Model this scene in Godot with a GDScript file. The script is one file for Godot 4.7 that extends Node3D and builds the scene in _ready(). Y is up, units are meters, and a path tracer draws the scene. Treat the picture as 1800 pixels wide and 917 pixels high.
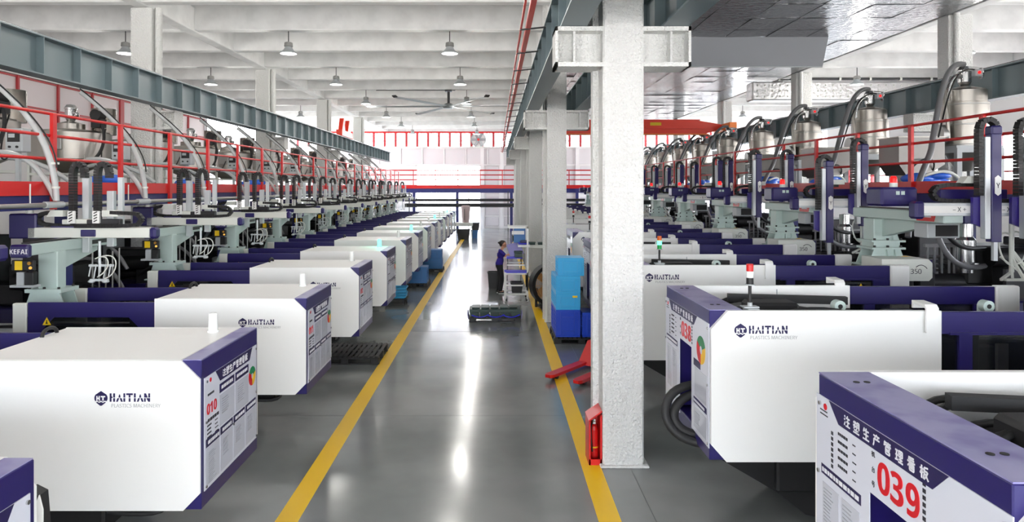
extends Node3D
# Injection moulding hall. Metres, y up; the camera looks along -z down the aisle from a raised walkway.

var M := {}
var used := {}
const ORD := ["nearest", "second", "third", "fourth", "fifth", "sixth", "seventh", "eighth", "ninth", "tenth", "eleventh", "twelfth", "thirteenth", "fourteenth", "fifteenth", "sixteenth", "seventeenth", "eighteenth", "nineteenth", "twentieth"]


class SB:
	var st := SurfaceTool.new()

	func _init():
		st.begin(Mesh.PRIMITIVE_TRIANGLES)

	func tri(a: Vector3, b: Vector3, c: Vector3, na: Vector3, nb: Vector3, nc: Vector3):
		var g := (c - a).cross(b - a)
		if g.length_squared() < 1e-14:
			return
		if g.dot(na + nb + nc) < 0.0:
			var t := b
			b = c
			c = t
			t = nb
			nb = nc
			nc = t
		st.set_normal(na)
		st.add_vertex(a)
		st.set_normal(nb)
		st.add_vertex(b)
		st.set_normal(nc)
		st.add_vertex(c)

	func quad(a: Vector3, b: Vector3, c: Vector3, d: Vector3, n: Vector3):
		tri(a, b, c, n, n, n)
		tri(a, c, d, n, n, n)

	func box(c: Vector3, s: Vector3, bev := 0.0, q := Basis()) -> SB:
		var h := s * 0.5
		var e := minf(bev, minf(h.x, minf(h.y, h.z)) * 0.9)
		for ax in 3:
			var u := (ax + 1) % 3
			var w := (ax + 2) % 3
			for sg in [-1.0, 1.0]:
				var n := Vector3.ZERO
				n[ax] = sg
				var ring := []
				for k in [[-1, -1], [1, -1], [1, 1], [-1, 1]]:
					var p := Vector3.ZERO
					p[ax] = sg * h[ax]
					p[u] = k[0] * (h[u] - e)
					p[w] = k[1] * (h[w] - e)
					ring.append(c + q * p)
				quad(ring[0], ring[1], ring[2], ring[3], q * n)
		if e > 0.0:
			for ax in 3:
				var u := (ax + 1) % 3
				var w := (ax + 2) % 3
				for k in [[-1, -1], [1, -1], [1, 1], [-1, 1]]:
					var ps := []
					for j in [[-1, 0], [1, 0], [1, 1], [-1, 1]]:
						var p := Vector3.ZERO
						p[ax] = j[0] * (h[ax] - e)
						p[u] = k[0] * (h[u] - (0.0 if j[1] == 0 else e))
						p[w] = k[1] * (h[w] - (e if j[1] == 0 else 0.0))
						ps.append(c + q * p)
					var n := Vector3.ZERO
					n[u] = k[0]
					n[w] = k[1]
					quad(ps[0], ps[1], ps[2], ps[3], q * n.normalized())
			for sx in [-1, 1]:
				for sy in [-1, 1]:
					for sz in [-1, 1]:
						var v := Vector3(sx, sy, sz)
						var ps := []
						for ax in 3:
							var p := (h - Vector3(e, e, e)) * v
							p[ax] = h[ax] * v[ax]
							ps.append(c + q * p)
						var n := q * v.normalized()
						tri(ps[0], ps[1], ps[2], n, n, n)
		return self

	func bar(a: Vector3, b: Vector3, w: float, t: float, up := Vector3.UP) -> SB:   # a rectangular bar from a to b; w across, t along up
		var z := (b - a).normalized()
		var x := up.cross(z)
		if x.length() < 0.01:
			x = Vector3.RIGHT.cross(z)
		x = x.normalized()
		return box((a + b) * 0.5, Vector3(w, t, a.distance_to(b)), 0.0, Basis(x, z.cross(x), z))

	func cyl(a: Vector3, b: Vector3, ra: float, rb := -1.0, n := 12, caps := true) -> SB:
		if rb < 0.0:
			rb = ra
		var z := (b - a).normalized()
		var x := z.cross(Vector3.UP if absf(z.y) < 0.9 else Vector3.RIGHT).normalized()
		var y := z.cross(x)
		for i in n:
			var d0 := x * cos(TAU * i / n) + y * sin(TAU * i / n)
			var d1 := x * cos(TAU * (i + 1) / n) + y * sin(TAU * (i + 1) / n)
			var sl := z * (ra - rb) / maxf(a.distance_to(b), 0.0001)
			var n0 := (d0 + sl).normalized()
			var n1 := (d1 + sl).normalized()
			tri(a + d0 * ra, a + d1 * ra, b + d1 * rb, n0, n1, n1)
			tri(a + d0 * ra, b + d1 * rb, b + d0 * rb, n0, n1, n0)
			if caps:
				tri(a, a + d0 * ra, a + d1 * ra, -z, -z, -z)
				tri(b, b + d0 * rb, b + d1 * rb, z, z, z)
		return self

	func tube(pts: Array, r: float, n := 8) -> SB:
		var rings := []
		var dirs := []
		var x := Vector3.ZERO
		for i in pts.size():
			var z: Vector3 = (pts[mini(i + 1, pts.size() - 1)] - pts[maxi(i - 1, 0)]).normalized()
			if x == Vector3.ZERO:
				x = z.cross(Vector3.UP if absf(z.y) < 0.9 else Vector3.RIGHT).normalized()
			else:
				x = (x - z * x.dot(z)).normalized()
			var y := z.cross(x)
			var ring := []
			var dir := []
			for k in n:
				var d := x * cos(TAU * k / n) + y * sin(TAU * k / n)
				dir.append(d)
				ring.append(pts[i] + d * r)
			rings.append(ring)
			dirs.append(dir)
		for i in pts.size() - 1:
			for k in n:
				var j := (k + 1) % n
				tri(rings[i][k], rings[i][j], rings[i + 1][j], dirs[i][k], dirs[i][j], dirs[i + 1][j])
				tri(rings[i][k], rings[i + 1][j], rings[i + 1][k], dirs[i][k], dirs[i + 1][j], dirs[i + 1][k])
		for e in [0, pts.size() - 1]:
			var z: Vector3 = (pts[0] - pts[1]).normalized() if e == 0 else (pts[e] - pts[e - 1]).normalized()
			for k in n:
				tri(pts[e], rings[e][k], rings[e][(k + 1) % n], z, z, z)
		return self

	func prism(poly: Array, o: Vector3, ux: Vector3, uy: Vector3, dep: Vector3) -> SB:   # a flat outline in ux, uy pushed along dep
		var pv := PackedVector2Array(poly)
		var idx := Geometry2D.triangulate_polygon(pv)
		var n := dep.normalized()
		var at := func(p: Vector2) -> Vector3: return o + ux * p.x + uy * p.y
		for i in range(0, idx.size(), 3):
			var a: Vector3 = at.call(pv[idx[i]])
			var b: Vector3 = at.call(pv[idx[i + 1]])
			var c: Vector3 = at.call(pv[idx[i + 2]])
			tri(a, b, c, -n, -n, -n)
			tri(a + dep, b + dep, c + dep, n, n, n)
		var area := 0.0
		for i in pv.size():
			area += pv[i].cross(pv[(i + 1) % pv.size()])
		for i in pv.size():
			var p := pv[i]
			var r := pv[(i + 1) % pv.size()]
			var d := (r - p)
			var out := Vector2(d.y, -d.x).normalized() * signf(area)
			var a: Vector3 = at.call(p)
			var b: Vector3 = at.call(r)
			quad(a, b, b + dep, a + dep, (ux * out.x + uy * out.y).normalized())
		return self

	func lathe(prof: Array, o: Vector3, n := 20) -> SB:   # [radius, height] pairs turned round the vertical through o
		for i in prof.size() - 1:
			var p: Vector2 = prof[i]
			var r: Vector2 = prof[i + 1]
			var d := r - p
			var m := Vector2(d.y, -d.x).normalized()
			for k in n:
				var a0 := TAU * k / n
				var a1 := TAU * (k + 1) / n
				var c0 := Vector3(cos(a0), 0, sin(a0))
				var c1 := Vector3(cos(a1), 0, sin(a1))
				var n0 := c0 * m.x + Vector3.UP * m.y
				var n1 := c1 * m.x + Vector3.UP * m.y
				var a := o + c0 * p.x + Vector3.UP * p.y
				var b := o + c1 * p.x + Vector3.UP * p.y
				var c := o + c1 * r.x + Vector3.UP * r.y
				var e := o + c0 * r.x + Vector3.UP * r.y
				tri(a, b, c, n0, n1, n1)
				tri(a, c, e, n0, n1, n0)
		return self

	func ball(c: Vector3, r: Vector3, nu := 10, nv := 6) -> SB:
		var at := func(i: int, j: int) -> Vector3:
			var th := PI * j / nv
			var ph := TAU * i / nu
			return Vector3(sin(th) * cos(ph), cos(th), sin(th) * sin(ph))
		for j in nv:
			for i in nu:
				var a: Vector3 = at.call(i, j)
				var b: Vector3 = at.call(i + 1, j)
				var d: Vector3 = at.call(i + 1, j + 1)
				var e: Vector3 = at.call(i, j + 1)
				tri(c + a * r, c + b * r, c + d * r, a, b, d)
				tri(c + a * r, c + d * r, c + e * r, a, d, e)
		return self

	func frame(c: Vector3, w: float, h: float, t: float, d: float) -> SB:   # an upright rectangular frame facing z
		box(c + Vector3(0, h / 2 - t / 2, 0), Vector3(w, t, d))
		box(c - Vector3(0, h / 2 - t / 2, 0), Vector3(w, t, d))
		box(c + Vector3(w / 2 - t / 2, 0, 0), Vector3(t, h - 2 * t, d))
		box(c - Vector3(w / 2 - t / 2, 0, 0), Vector3(t, h - 2 * t, d))
		return self

	func links(pts: Array, w: float, t: float, pitch: float, side: Vector3) -> SB:   # a cable chain: one small link after another along a path
		var cv := Curve3D.new()
		for p in pts:
			cv.add_point(p)
		var len := cv.get_baked_length()
		var k := 0.5
		while k * pitch < len:
			var a := cv.sample_baked(maxf(0.0, (k - 0.47) * pitch))
			var b := cv.sample_baked(minf(len, (k + 0.47) * pitch))
			var z := (b - a).normalized()
			box((a + b) * 0.5, Vector3(w, t, a.distance_to(b)), 0.0, Basis(side, z.cross(side), z))
			k += 1.0
		return self

	func ibeam(a: Vector3, b: Vector3, w: float, h: float, tf: float, tw: float) -> SB:   # a and b on the middle of the bottom face
		bar(a + Vector3.UP * tf / 2, b + Vector3.UP * tf / 2, w, tf)
		bar(a + Vector3.UP * (h - tf / 2), b + Vector3.UP * (h - tf / 2), w, tf)
		bar(a + Vector3.UP * h / 2, b + Vector3.UP * h / 2, tw, h - 2 * tf)
		return self

	func mesh() -> ArrayMesh:
		return st.commit()


func numbered(called: String) -> String:
	var k: int = used.get(called, 0)
	used[called] = k + 1
	return called if k == 0 else "%s_%03d" % [called, k]


func thing(called: String, label: String, category: String, at := Vector3.ZERO, turn := 0.0, group := "") -> Node3D:
	var o := Node3D.new()
	o.name = numbered(called)
	add_child(o)
	o.position = at
	o.rotation.y = turn
	return tag(o, label, category, group)


func tag(o: Node3D, label: String, category: String, group := "") -> Node3D:
	o.set_meta("label", label)
	o.set_meta("category", category)
	if group:
		o.set_meta("group", group)
	return o


func part(parent: Node3D, called: String, sb, m: String, label := "") -> MeshInstance3D:
	var o := MeshInstance3D.new()
	o.mesh = sb.mesh() if sb is SB else sb
	o.material_override = M[m]
	o.name = called if parent != self else numbered(called)
	parent.add_child(o, true)
	if label:
		o.set_meta("label", label)
	return o


func stuff(parent: Node3D, called: String, sb, m: String) -> MeshInstance3D:   # small like pieces joined
	var o := part(parent, called, sb, m)
	o.set_meta("kind", "stuff")
	return o


func struct(called: String, sb, m: String) -> MeshInstance3D:
	var o := part(self, called, sb, m)
	o.set_meta("kind", "structure")
	return o


func dup(src: Node3D, label: String, at: Vector3) -> Node3D:
	var r: Node3D = src.duplicate()
	var base := String(src.name)
	if base.length() > 4 and base[-4] == "_" and base.right(3).is_valid_int():
		base = base.left(-4)
	r.name = numbered(base)
	add_child(r)
	r.position = at
	r.set_meta("label", label)
	return r


func words(text: String, size: float, bold := false, depth := 0.003) -> TextMesh:   # lettering whose capitals are about 0.72 of size high
	var t := TextMesh.new()
	var f := SystemFont.new()
	f.font_names = ["Droid Sans"]
	if bold:
		f.font_weight = 700
	t.font = f
	t.text = text
	t.font_size = 48
	t.pixel_size = size / 48.0
	t.depth = depth
	t.curve_step = 1.0
	return t


func letter(parent: Node3D, text: String, size: float, m: String, at: Vector3, turn := Vector3.ZERO, bold := false, called := "lettering") -> MeshInstance3D:
	var o := part(parent, called, words(text, size, bold), m)
	o.position = at
	o.rotation = turn
	return o


func bez(a: Vector3, b: Vector3, c: Vector3, d: Vector3, n := 14) -> Array:
	var r := []
	for i in n + 1:
		r.append(a.bezier_interpolate(b, c, d, float(i) / n))
	return r


func mat(called: String, c: Color, rough := 0.5, metal := 0.0) -> StandardMaterial3D:
	var m := StandardMaterial3D.new()
	m.resource_name = called
	m.albedo_color = c
	m.roughness = rough
	m.metallic = metal
	M[called] = m
	return m


func noise(freq: float, octaves: int, seed_: int, ramp: Gradient = null, normal := false, strength := 4.0, size := 512) -> NoiseTexture2D:
	var f := FastNoiseLite.new()
	f.noise_type = FastNoiseLite.TYPE_SIMPLEX_SMOOTH
	f.seed = seed_
	f.frequency = freq
	f.fractal_octaves = octaves
	var t := NoiseTexture2D.new()
	t.width = size
	t.height = size
	t.seamless = true
	t.noise = f
	t.color_ramp = ramp
	t.as_normal_map = normal
	t.bump_strength = strength
	return t


func ramp(a: Color, b: Color, c: Color) -> Gradient:
	var g := Gradient.new()
	g.offsets = PackedFloat32Array([0.2, 0.5, 0.8])
	g.colors = PackedColorArray([a, b, c])
	return g


func glow(called: String, c: Color, energy: float):
	var m := mat(called, c, 0.4)
	m.emission_enabled = true
	m.emission = c
	m.emission_energy_multiplier = energy


func materials():
	mat("white_paint", Color(0.945, 0.945, 0.935), 0.38)
	mat("off_white", Color(0.86, 0.87, 0.84), 0.45)
	mat("cream", Color(0.86, 0.85, 0.78), 0.5)
	mat("navy", Color(0.135, 0.105, 0.36), 0.33)
	mat("violet", Color(0.19, 0.12, 0.5), 0.33)
	mat("blue_steel", Color(0.15, 0.17, 0.42), 0.45)
	mat("print_navy", Color(0.13, 0.1, 0.3), 0.4)
	mat("print_grey", Color(0.62, 0.63, 0.66), 0.5)
	mat("print_dark", Color(0.16, 0.16, 0.2), 0.5)
	mat("print_red", Color(0.82, 0.07, 0.13), 0.4)
	mat("print_green", Color(0.1, 0.5, 0.3), 0.4)
	mat("print_yellow", Color(0.95, 0.75, 0.15), 0.4)
	mat("print_pale", Color(0.7, 0.7, 0.7), 0.5)
	mat("board_white", Color(0.84, 0.85, 0.89), 0.22)
	mat("sleeve", Color(0.76, 0.77, 0.81), 0.15)
	mat("paper", Color(0.88, 0.88, 0.9), 0.6)
	mat("robot_green", Color(0.73, 0.8, 0.78), 0.4)
	mat("silver", Color(0.78, 0.8, 0.81), 0.35, 0.3)
	mat("red_paint", Color(0.8, 0.1, 0.1), 0.35)
	mat("crane_red", Color(0.92, 0.2, 0.07), 0.35)
	mat("crane_orange", Color(0.97, 0.5, 0.08), 0.35)
	mat("yellow", Color(0.98, 0.79, 0.06), 0.4)
	mat("tank_steel", Color(0.5, 0.49, 0.48), 0.38, 0.85)
	mat("warn_yellow", Color(0.95, 0.8, 0.05), 0.4)
	mat("joint", Color(0.3, 0.31, 0.31), 0.5)
	mat("black", Color(0.08, 0.08, 0.085), 0.5)
	mat("rubber", Color(0.13, 0.13, 0.135), 0.6)
	mat("iron", Color(0.2, 0.2, 0.21), 0.45, 0.2)
	mat("grey_paint", Color(0.5, 0.52, 0.53), 0.45)
	mat("light_grey", Color(0.68, 0.7, 0.71), 0.45)
	mat("hose_grey", Color(0.45, 0.45, 0.46), 0.4)
	mat("hose_clear", Color(0.72, 0.73, 0.73), 0.25)
	mat("steel", Color(0.64, 0.625, 0.6), 0.33, 1.0)
	mat("chrome", Color(0.8, 0.8, 0.8), 0.2, 1.0)
	mat("dull_steel", Color(0.66, 0.66, 0.65), 0.4, 0.85)
	mat("brass", Color(0.75, 0.55, 0.25), 0.3, 1.0)
	mat("girder_paint", Color(0.41, 0.47, 0.49), 0.42)
	mat("curtain_grey", Color(0.55, 0.56, 0.58), 0.5, 0.3)
	mat("dark_steel", Color(0.5, 0.48, 0.45), 0.27, 1.0)
	mat("crate_cyan", Color(0.22, 0.7, 0.92), 0.4)
	mat("crate_blue", Color(0.08, 0.27, 0.78), 0.4)
	mat("crate_dull", Color(0.2, 0.45, 0.7), 0.4)
	mat("tray_green", Color(0.13, 0.24, 0.22), 0.45)
	mat("bag_blue", Color(0.2, 0.42, 0.86), 0.25)
	mat("bench_blue", Color(0.18, 0.17, 0.85), 0.35)
	mat("lilac", Color(0.6, 0.58, 0.8), 0.4)
	mat("tan", Color(0.72, 0.52, 0.3), 0.5)
	mat("pink_grey", Color(0.7, 0.62, 0.62), 0.7)
	mat("shirt", Color(0.17, 0.1, 0.52), 0.8)
	mat("trousers", Color(0.1, 0.1, 0.12), 0.8)
	mat("skin", Color(0.85, 0.62, 0.5), 0.55)
	mat("hair", Color(0.12, 0.08, 0.07), 0.5)
	mat("glass_green", Color(0.1, 0.65, 0.3), 0.2)
	var g := mat("smoked_pane", Color(0.1, 0.11, 0.12, 0.55), 0.08)
	g.transparency = BaseMaterial3D.TRANSPARENCY_ALPHA
	g = mat("clear_pane", Color(0.9, 0.95, 0.95, 0.12), 0.05)
	g.transparency = BaseMaterial3D.TRANSPARENCY_ALPHA
	g = mat("frosted_pane", Color(0.85, 0.8, 0.8, 0.95), 0.5)
	g.transparency = BaseMaterial3D.TRANSPARENCY_ALPHA
	g = mat("lamp_shell", Color(0.93, 0.94, 0.93), 0.25)
	glow("lamp_face", Color(1, 1, 1), 3.0)
	glow("red_glow", Color(1.0, 0.05, 0.05), 1.2)
	glow("green_glow", Color(0.3, 1.0, 0.78), 4.0)
	glow("amber_cap", Color(0.75, 0.33, 0.06), 0.25)
	# the polished floor: faint cloudy stains in the colour and in the polish
	var fl := mat("floor_epoxy", Color(1, 1, 1), 1.0)
	fl.albedo_texture = noise(0.004, 5, 11, ramp(Color(0.425, 0.445, 0.44), Color(0.48, 0.495, 0.49), Color(0.535, 0.545, 0.54)), false, 1.0, 1024)
	fl.roughness_texture = noise(0.006, 2, 5, ramp(Color(0.145, 0.145, 0.145), Color(0.17, 0.17, 0.17), Color(0.2, 0.2, 0.2)), false, 1.0, 1024)
	fl.uv1_triplanar = true
	fl.uv1_world_triplanar = true
	fl.uv1_scale = Vector3(0.08, 0.08, 0.08)
	fl.metallic_specular = 0.72
	# fire-proofed columns: sprayed, pitted render
	var co := mat("column_render", Color(0.87, 0.87, 0.86), 0.75)
	co.heightmap_enabled = true
	co.heightmap_texture = noise(0.03, 4, 3)
	co.heightmap_scale = 2.2
	co.uv1_triplanar = true
	co.uv1_world_triplanar = true
	co.uv1_scale = Vector3(1.4, 1.4, 1.4)
	var ce := mat("ceiling_paint", Color(0.9, 0.9, 0.895), 0.8)
	ce.albedo_texture = noise(0.01, 4, 8, ramp(Color(0.95, 0.95, 0.95), Color(0.98, 0.98, 0.98), Color(1, 1, 1)))
	ce.uv1_triplanar = true
	ce.uv1_world_triplanar = true
	ce.uv1_scale = Vector3(0.3, 0.3, 0.3)
	mat("wall_paint", Color(0.92, 0.91, 0.91), 0.7)
	mat("wall_panel", Color(0.86, 0.84, 0.85), 0.6)
	mat("window_red", Color(0.7, 0.2, 0.22), 0.5)
	# crinkled foil facing
	var fo := mat("foil", Color(0.62, 0.62, 0.63), 0.24, 0.95)
	fo.heightmap_enabled = true
	fo.heightmap_texture = noise(0.012, 3, 21)
	fo.heightmap_scale = 3.0
	fo.uv1_triplanar = true
	fo.uv1_world_triplanar = true
	fo.uv1_scale = Vector3(0.5, 0.5, 1.6)
	var fw := mat("foil_wrap", Color(0.86, 0.86, 0.86), 0.42, 0.8)
	fw.heightmap_enabled = true
	fw.heightmap_texture = noise(0.01, 2, 31)
	fw.heightmap_scale = 1.2
	fw.uv1_triplanar = true
	fw.uv1_world_triplanar = true
	# dusty violet caps
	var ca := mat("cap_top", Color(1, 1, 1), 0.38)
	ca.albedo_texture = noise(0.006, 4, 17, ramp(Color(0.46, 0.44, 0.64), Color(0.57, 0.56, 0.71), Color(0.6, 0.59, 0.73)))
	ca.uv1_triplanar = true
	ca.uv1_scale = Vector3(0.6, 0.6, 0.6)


func _ready():
	var cam := Camera3D.new()
	cam.name = "camera"
	cam.projection = Camera3D.PROJECTION_FRUSTUM
	cam.near = 0.1
	cam.far = 400.0
	cam.size = cam.near * 917.0 / 1200.0
	cam.frustum_offset = Vector2(cam.near * 30.0 / 1200.0, -cam.near * 128.5 / 1200.0)
	cam.position = Vector3(0, 3.2, 0)
	add_child(cam)
	cam.current = true
	var env := Environment.new()
	env.background_mode = Environment.BG_SKY
	var sky := Sky.new()
	var sm := ProceduralSkyMaterial.new()
	sm.sky_top_color = Color(0.86, 0.92, 1.0)
	sm.sky_horizon_color = Color(1, 1, 1)
	sm.ground_horizon_color = Color(0.98, 0.97, 0.96)
	sm.ground_bottom_color = Color(0.85, 0.84, 0.83)
	sm.sun_angle_max = 1.0
	sky.sky_material = sm
	env.sky = sky
	env.background_energy_multiplier = 11.5
	env.tonemap_mode = Environment.TONE_MAPPER_LINEAR
	env.tonemap_exposure = 1.38
	env.sdfgi_enabled = true
	env.ssao_enabled = true
	env.ssil_enabled = true
	var we := WorldEnvironment.new()
	we.name = "world_environment"
	we.environment = env
	add_child(we)
	materials()
	build_shell()
	build_lamps()
	build_girders()
	build_mezzanines()
	build_left_line()
	build_right_line()
	build_aisle()
	build_woman()


const HALL_L := -16.0
const HALL_R := 18.5
const HALL_FAR := -54.0
const HALL_NEAR := 9.0
const BEAM_Y := 7.52


func window_wall(called: String, along_x: bool, fixed: float, a: float, b: float, y0: float, y1: float, y2: float, y3: float, pitch: float, red: bool, index: int, pane := "clear_pane"):
	# a side wall with a band of windows: solid up to y0, panes y0..y1, solid to y3
	var sb := SB.new()
	var mid := (a + b) / 2
	var ln := absf(b - a)
	for r in [[-0.0, y0], [y1, y3]]:
		var c := Vector3(mid, (r[0] + r[1]) / 2, fixed) if along_x else Vector3(fixed, (r[0] + r[1]) / 2, mid)
		sb.box(c, Vector3(ln, r[1] - r[0], 0.3) if along_x else Vector3(0.3, r[1] - r[0], ln))
	var w := struct(called, sb, "wall_paint")
	var n := int(ln / pitch)
	var fr := struct("window_%d" % index, SB.new().box(Vector3(mid, y0 + 0.03, fixed) if along_x else Vector3(fixed, y0 + 0.03, mid), Vector3(ln, 0.06, 0.34) if along_x else Vector3(0.34, 0.06, ln)), "wall_paint")
	for i in n + 1:
		var p := a + (b - a) * i / n
		var c := Vector3(p, (y0 + y1) / 2, fixed) if along_x else Vector3(fixed, (y0 + y1) / 2, p)
		var wide := 0.3 if i % 6 == 0 else 0.09
		part(fr, "mullion", SB.new().box(c, Vector3(wide, y1 - y0, 0.16) if along_x else Vector3(0.16, y1 - y0, wide)), "window_red" if red else "wall_panel")
		if i < n:
			var e := p + (b - a) / n / 2
			part(fr, "pane", SB.new().box(Vector3(e, (y0 + y1) / 2, fixed) if along_x else Vector3(fixed, (y0 + y1) / 2, e), Vector3(ln / n, y1 - y0, 0.012) if along_x else Vector3(0.012, y1 - y0, ln / n)), pane)
	for yy in [(y0 + y1) / 2 - 0.1, y1 - 0.04]:
		part(fr, "transom", SB.new().box(Vector3(mid, yy, fixed) if along_x else Vector3(fixed, yy, mid), Vector3(ln, 0.06, 0.1) if along_x else Vector3(0.1, 0.06, ln)), "window_red" if red else "wall_panel")
	return w


func build_shell():
	var fl := struct("floor", SB.new().box(Vector3((HALL_L + HALL_R) / 2, -0.1, (HALL_FAR + HALL_NEAR) / 2), Vector3(HALL_R - HALL_L + 0.6, 0.2, HALL_NEAR - HALL_FAR + 0.6)), "floor_epoxy")
	part(fl, "floor_line", SB.new().box(Vector3(-2.0, 0.0015, -20.0), Vector3(0.22, 0.003, 45.0)), "yellow", "yellow walkway line along the left machines")
	part(fl, "floor_line", SB.new().box(Vector3(1.105, 0.0015, -18.0), Vector3(0.22, 0.003, 44.0)), "yellow", "yellow walkway line beside the columns")
	for x in [1.55]:
		part(fl, "floor_joint", SB.new().box(Vector3(x, 0.0006, -24.0), Vector3(0.008, 0.0012, 52.0)), "joint")
	for k in 9:
		part(fl, "floor_joint", SB.new().box(Vector3(0, 0.0006, -4.0 - 5.6 * k), Vector3(30.0, 0.0012, 0.006)), "joint")
	# ceiling: slab, cross beams, long girders, each beam a piece of its own
	var ce := struct("ceiling", SB.new().box(Vector3((HALL_L + HALL_R) / 2, 8.35, (HALL_FAR + HALL_NEAR) / 2), Vector3(HALL_R - HALL_L + 0.6, 0.25, HALL_NEAR - HALL_FAR + 0.6)), "ceiling_paint")
	for k in range(-10, 13):
		var d := 18.85 + 2.83 * k
		if -d > HALL_NEAR - 0.3 or d > -HALL_FAR - 0.3:
			continue
		part(ce, "beam", SB.new().box(Vector3((HALL_L + HALL_R) / 2, (BEAM_Y + 8.225) / 2, -d), Vector3(HALL_R - HALL_L, 8.225 - BEAM_Y, 0.3), 0.02), "ceiling_paint")
	for x in [-8.4, 1.47, 11.45]:
		part(ce, "girder", SB.new().box(Vector3(x, (BEAM_Y + 8.18) / 2 - 0.03, (HALL_FAR + HALL_NEAR) / 2), Vector3(0.34, 8.18 - BEAM_Y, HALL_NEAR - HALL_FAR - 0.4), 0.02), "ceiling_paint")
	# walls
	window_wall("wall_left", false, HALL_L - 0.15, HALL_NEAR, -38.0, 5.2, 7.0, 7.0, 8.25, 2.1, true, 1, "frosted_pane")
	window_wall("wall_left", false, HALL_L - 0.15, -38.0, HALL_FAR, 0.6, 7.4, 7.4, 8.25, 2.1, false, 5)
	window_wall("wall_right", false, HALL_R + 0.15, HALL_NEAR, -38.0, 2.6, 5.2, 5.2, 8.25, 2.1, true, 2)
	window_wall("wall_right", false, HALL_R + 0.15, -38.0, HALL_FAR, 0.6, 7.4, 7.4, 8.25, 2.1, false, 6)
	window_wall("wall_near", true, HALL_NEAR + 0.15, HALL_L, HALL_R, 0.2, 5.2, 5.2, 8.25, 2.1, false, 4)
	# far wall: panels, door opening x -6.2 .. -1.1 up to 5 m, a window band above
	var fw := struct("wall_far", SB.new().box(Vector3(-11.1, 2.5, HALL_FAR - 0.15), Vector3(9.8, 5.0, 0.3)).box(Vector3(8.7, 2.5, HALL_FAR - 0.15), Vector3(19.6, 5.0, 0.3)).box(Vector3(1.25, 5.72, HALL_FAR - 0.15), Vector3(34.5, 1.44, 0.3)).box(Vector3(1.25, 7.95, HALL_FAR - 0.15), Vector3(34.5, 0.6, 0.3)), "wall_paint")
	for i in 20:
		var x := -15.2 + i * 1.72
		part(fw, "panel", SB.new().box(Vector3(x, 5.68, HALL_FAR + 0.02), Vector3(1.6, 1.2, 0.05), 0.015), "wall_panel")
		part(fw, "rib", SB.new().box(Vector3(x + 0.86, 5.68, HALL_FAR + 0.05), Vector3(0.09, 1.3, 0.1)), "wall_paint")
	part(fw, "ledge", SB.new().box(Vector3(1.25, 6.4, HALL_FAR + 0.1), Vector3(34.0, 0.09, 0.25)), "wall_paint")
	part(fw, "ledge", SB.new().box(Vector3(1.25, 5.02, HALL_FAR + 0.1), Vector3(34.0, 0.09, 0.25)), "wall_paint")
	for x in [-1.0, 0.55, 1.9, 4.2, 6.5, 8.8]:
		part(fw, "pilaster", SB.new().box(Vector3(x, 3.2, HALL_FAR + 0.1), Vector3(0.28, 6.4, 0.24)), "wall_paint")
	for x in [-0.23, 1.25, 3.1, 5.4, 7.7]:
		for y in [[0.2, 0.9], [1.05, 2.5], [2.7, 4.9]]:
			part(fw, "panel", SB.new().box(Vector3(x, (y[0] + y[1]) / 2, HALL_FAR + 0.02), Vector3(1.05 if x < 2.0 else 1.9, y[1] - y[0], 0.05), 0.015), "wall_panel")
	var wi := struct("window_3", SB.new().box(Vector3(1.25, 7.62, HALL_FAR), Vector3(34.0, 0.08, 0.2)), "wall_paint")
	for i in 40:
		var x := -15.6 + i * 0.86
		part(wi, "mullion", SB.new().box(Vector3(x, 7.03, HALL_FAR), Vector3(0.19, 1.2, 0.1)), "window_red")
		part(wi, "pane", SB.new().box(Vector3(x + 0.43, 7.03, HALL_FAR - 0.02), Vector3(0.77, 1.16, 0.012)), "clear_pane")
		part(wi, "vent_light", SB.new().box(Vector3(x + 0.43, 6.9, HALL_FAR), Vector3(0.77, 0.05, 0.06)), "wall_paint")
	var dr := struct("door_1", SB.new().box(Vector3(-6.25, 2.5, HALL_FAR + 0.05), Vector3(0.16, 5.0, 0.2)).box(Vector3(-1.1, 2.5, HALL_FAR + 0.05), Vector3(0.16, 5.0, 0.2)).box(Vector3(-3.67, 5.0, HALL_FAR + 0.05), Vector3(5.3, 0.16, 0.2)), "wall_paint")
	for y in [3.3, 4.1]:
		part(dr, "rail", SB.new().box(Vector3(-3.67, y, HALL_FAR + 0.05), Vector3(5.0, 0.03, 0.03)), "grey_paint")
	struct("ground", SB.new().box(Vector3(0, -0.12, -75.0), Vector3(90, 0.2, 41.0)), "off_white")
	# wall exhaust fan in the window band
	var ef := thing("exhaust_fan", "round white exhaust fan set in the far window band", "fan", Vector3(-1.3, 7.0, HALL_FAR + 0.2))
	part(ef, "housing", SB.new().frame(Vector3.ZERO, 1.4, 1.25, 0.08, 0.22), "off_white")
	var rg := []
	for i in 25:
		rg.append(Vector3(cos(TAU * i / 24) * 0.58, sin(TAU * i / 24) * 0.58, 0))
	part(ef, "ring", SB.new().tube(rg, 0.035, 6), "light_grey")
	part(ef, "louvre", SB.new().cyl(Vector3(0, 0, -0.1), Vector3(0, 0, -0.08), 0.6, 0.6, 24), "white_paint")
	var bl := SB.new()
	for i in 6:
		var a := TAU * i / 6
		bl.bar(Vector3(cos(a), sin(a), 0) * 0.08, Vector3(cos(a), sin(a), 0) * 0.54, 0.03, 0.2, Vector3(-sin(a), cos(a), 0.5).normalized())
	stuff(ef, "blades", bl, "light_grey")
	part(ef, "hub", SB.new().cyl(Vector3(0, 0, -0.08), Vector3(0, 0, 0.1), 0.1), "red_paint")
	# columns
	var names := ["in front, with the fire extinguisher box", "second from the camera, beside the drum fan", "third from the camera, behind the workbench", "fourth from the camera", "fifth from the camera"]
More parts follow.
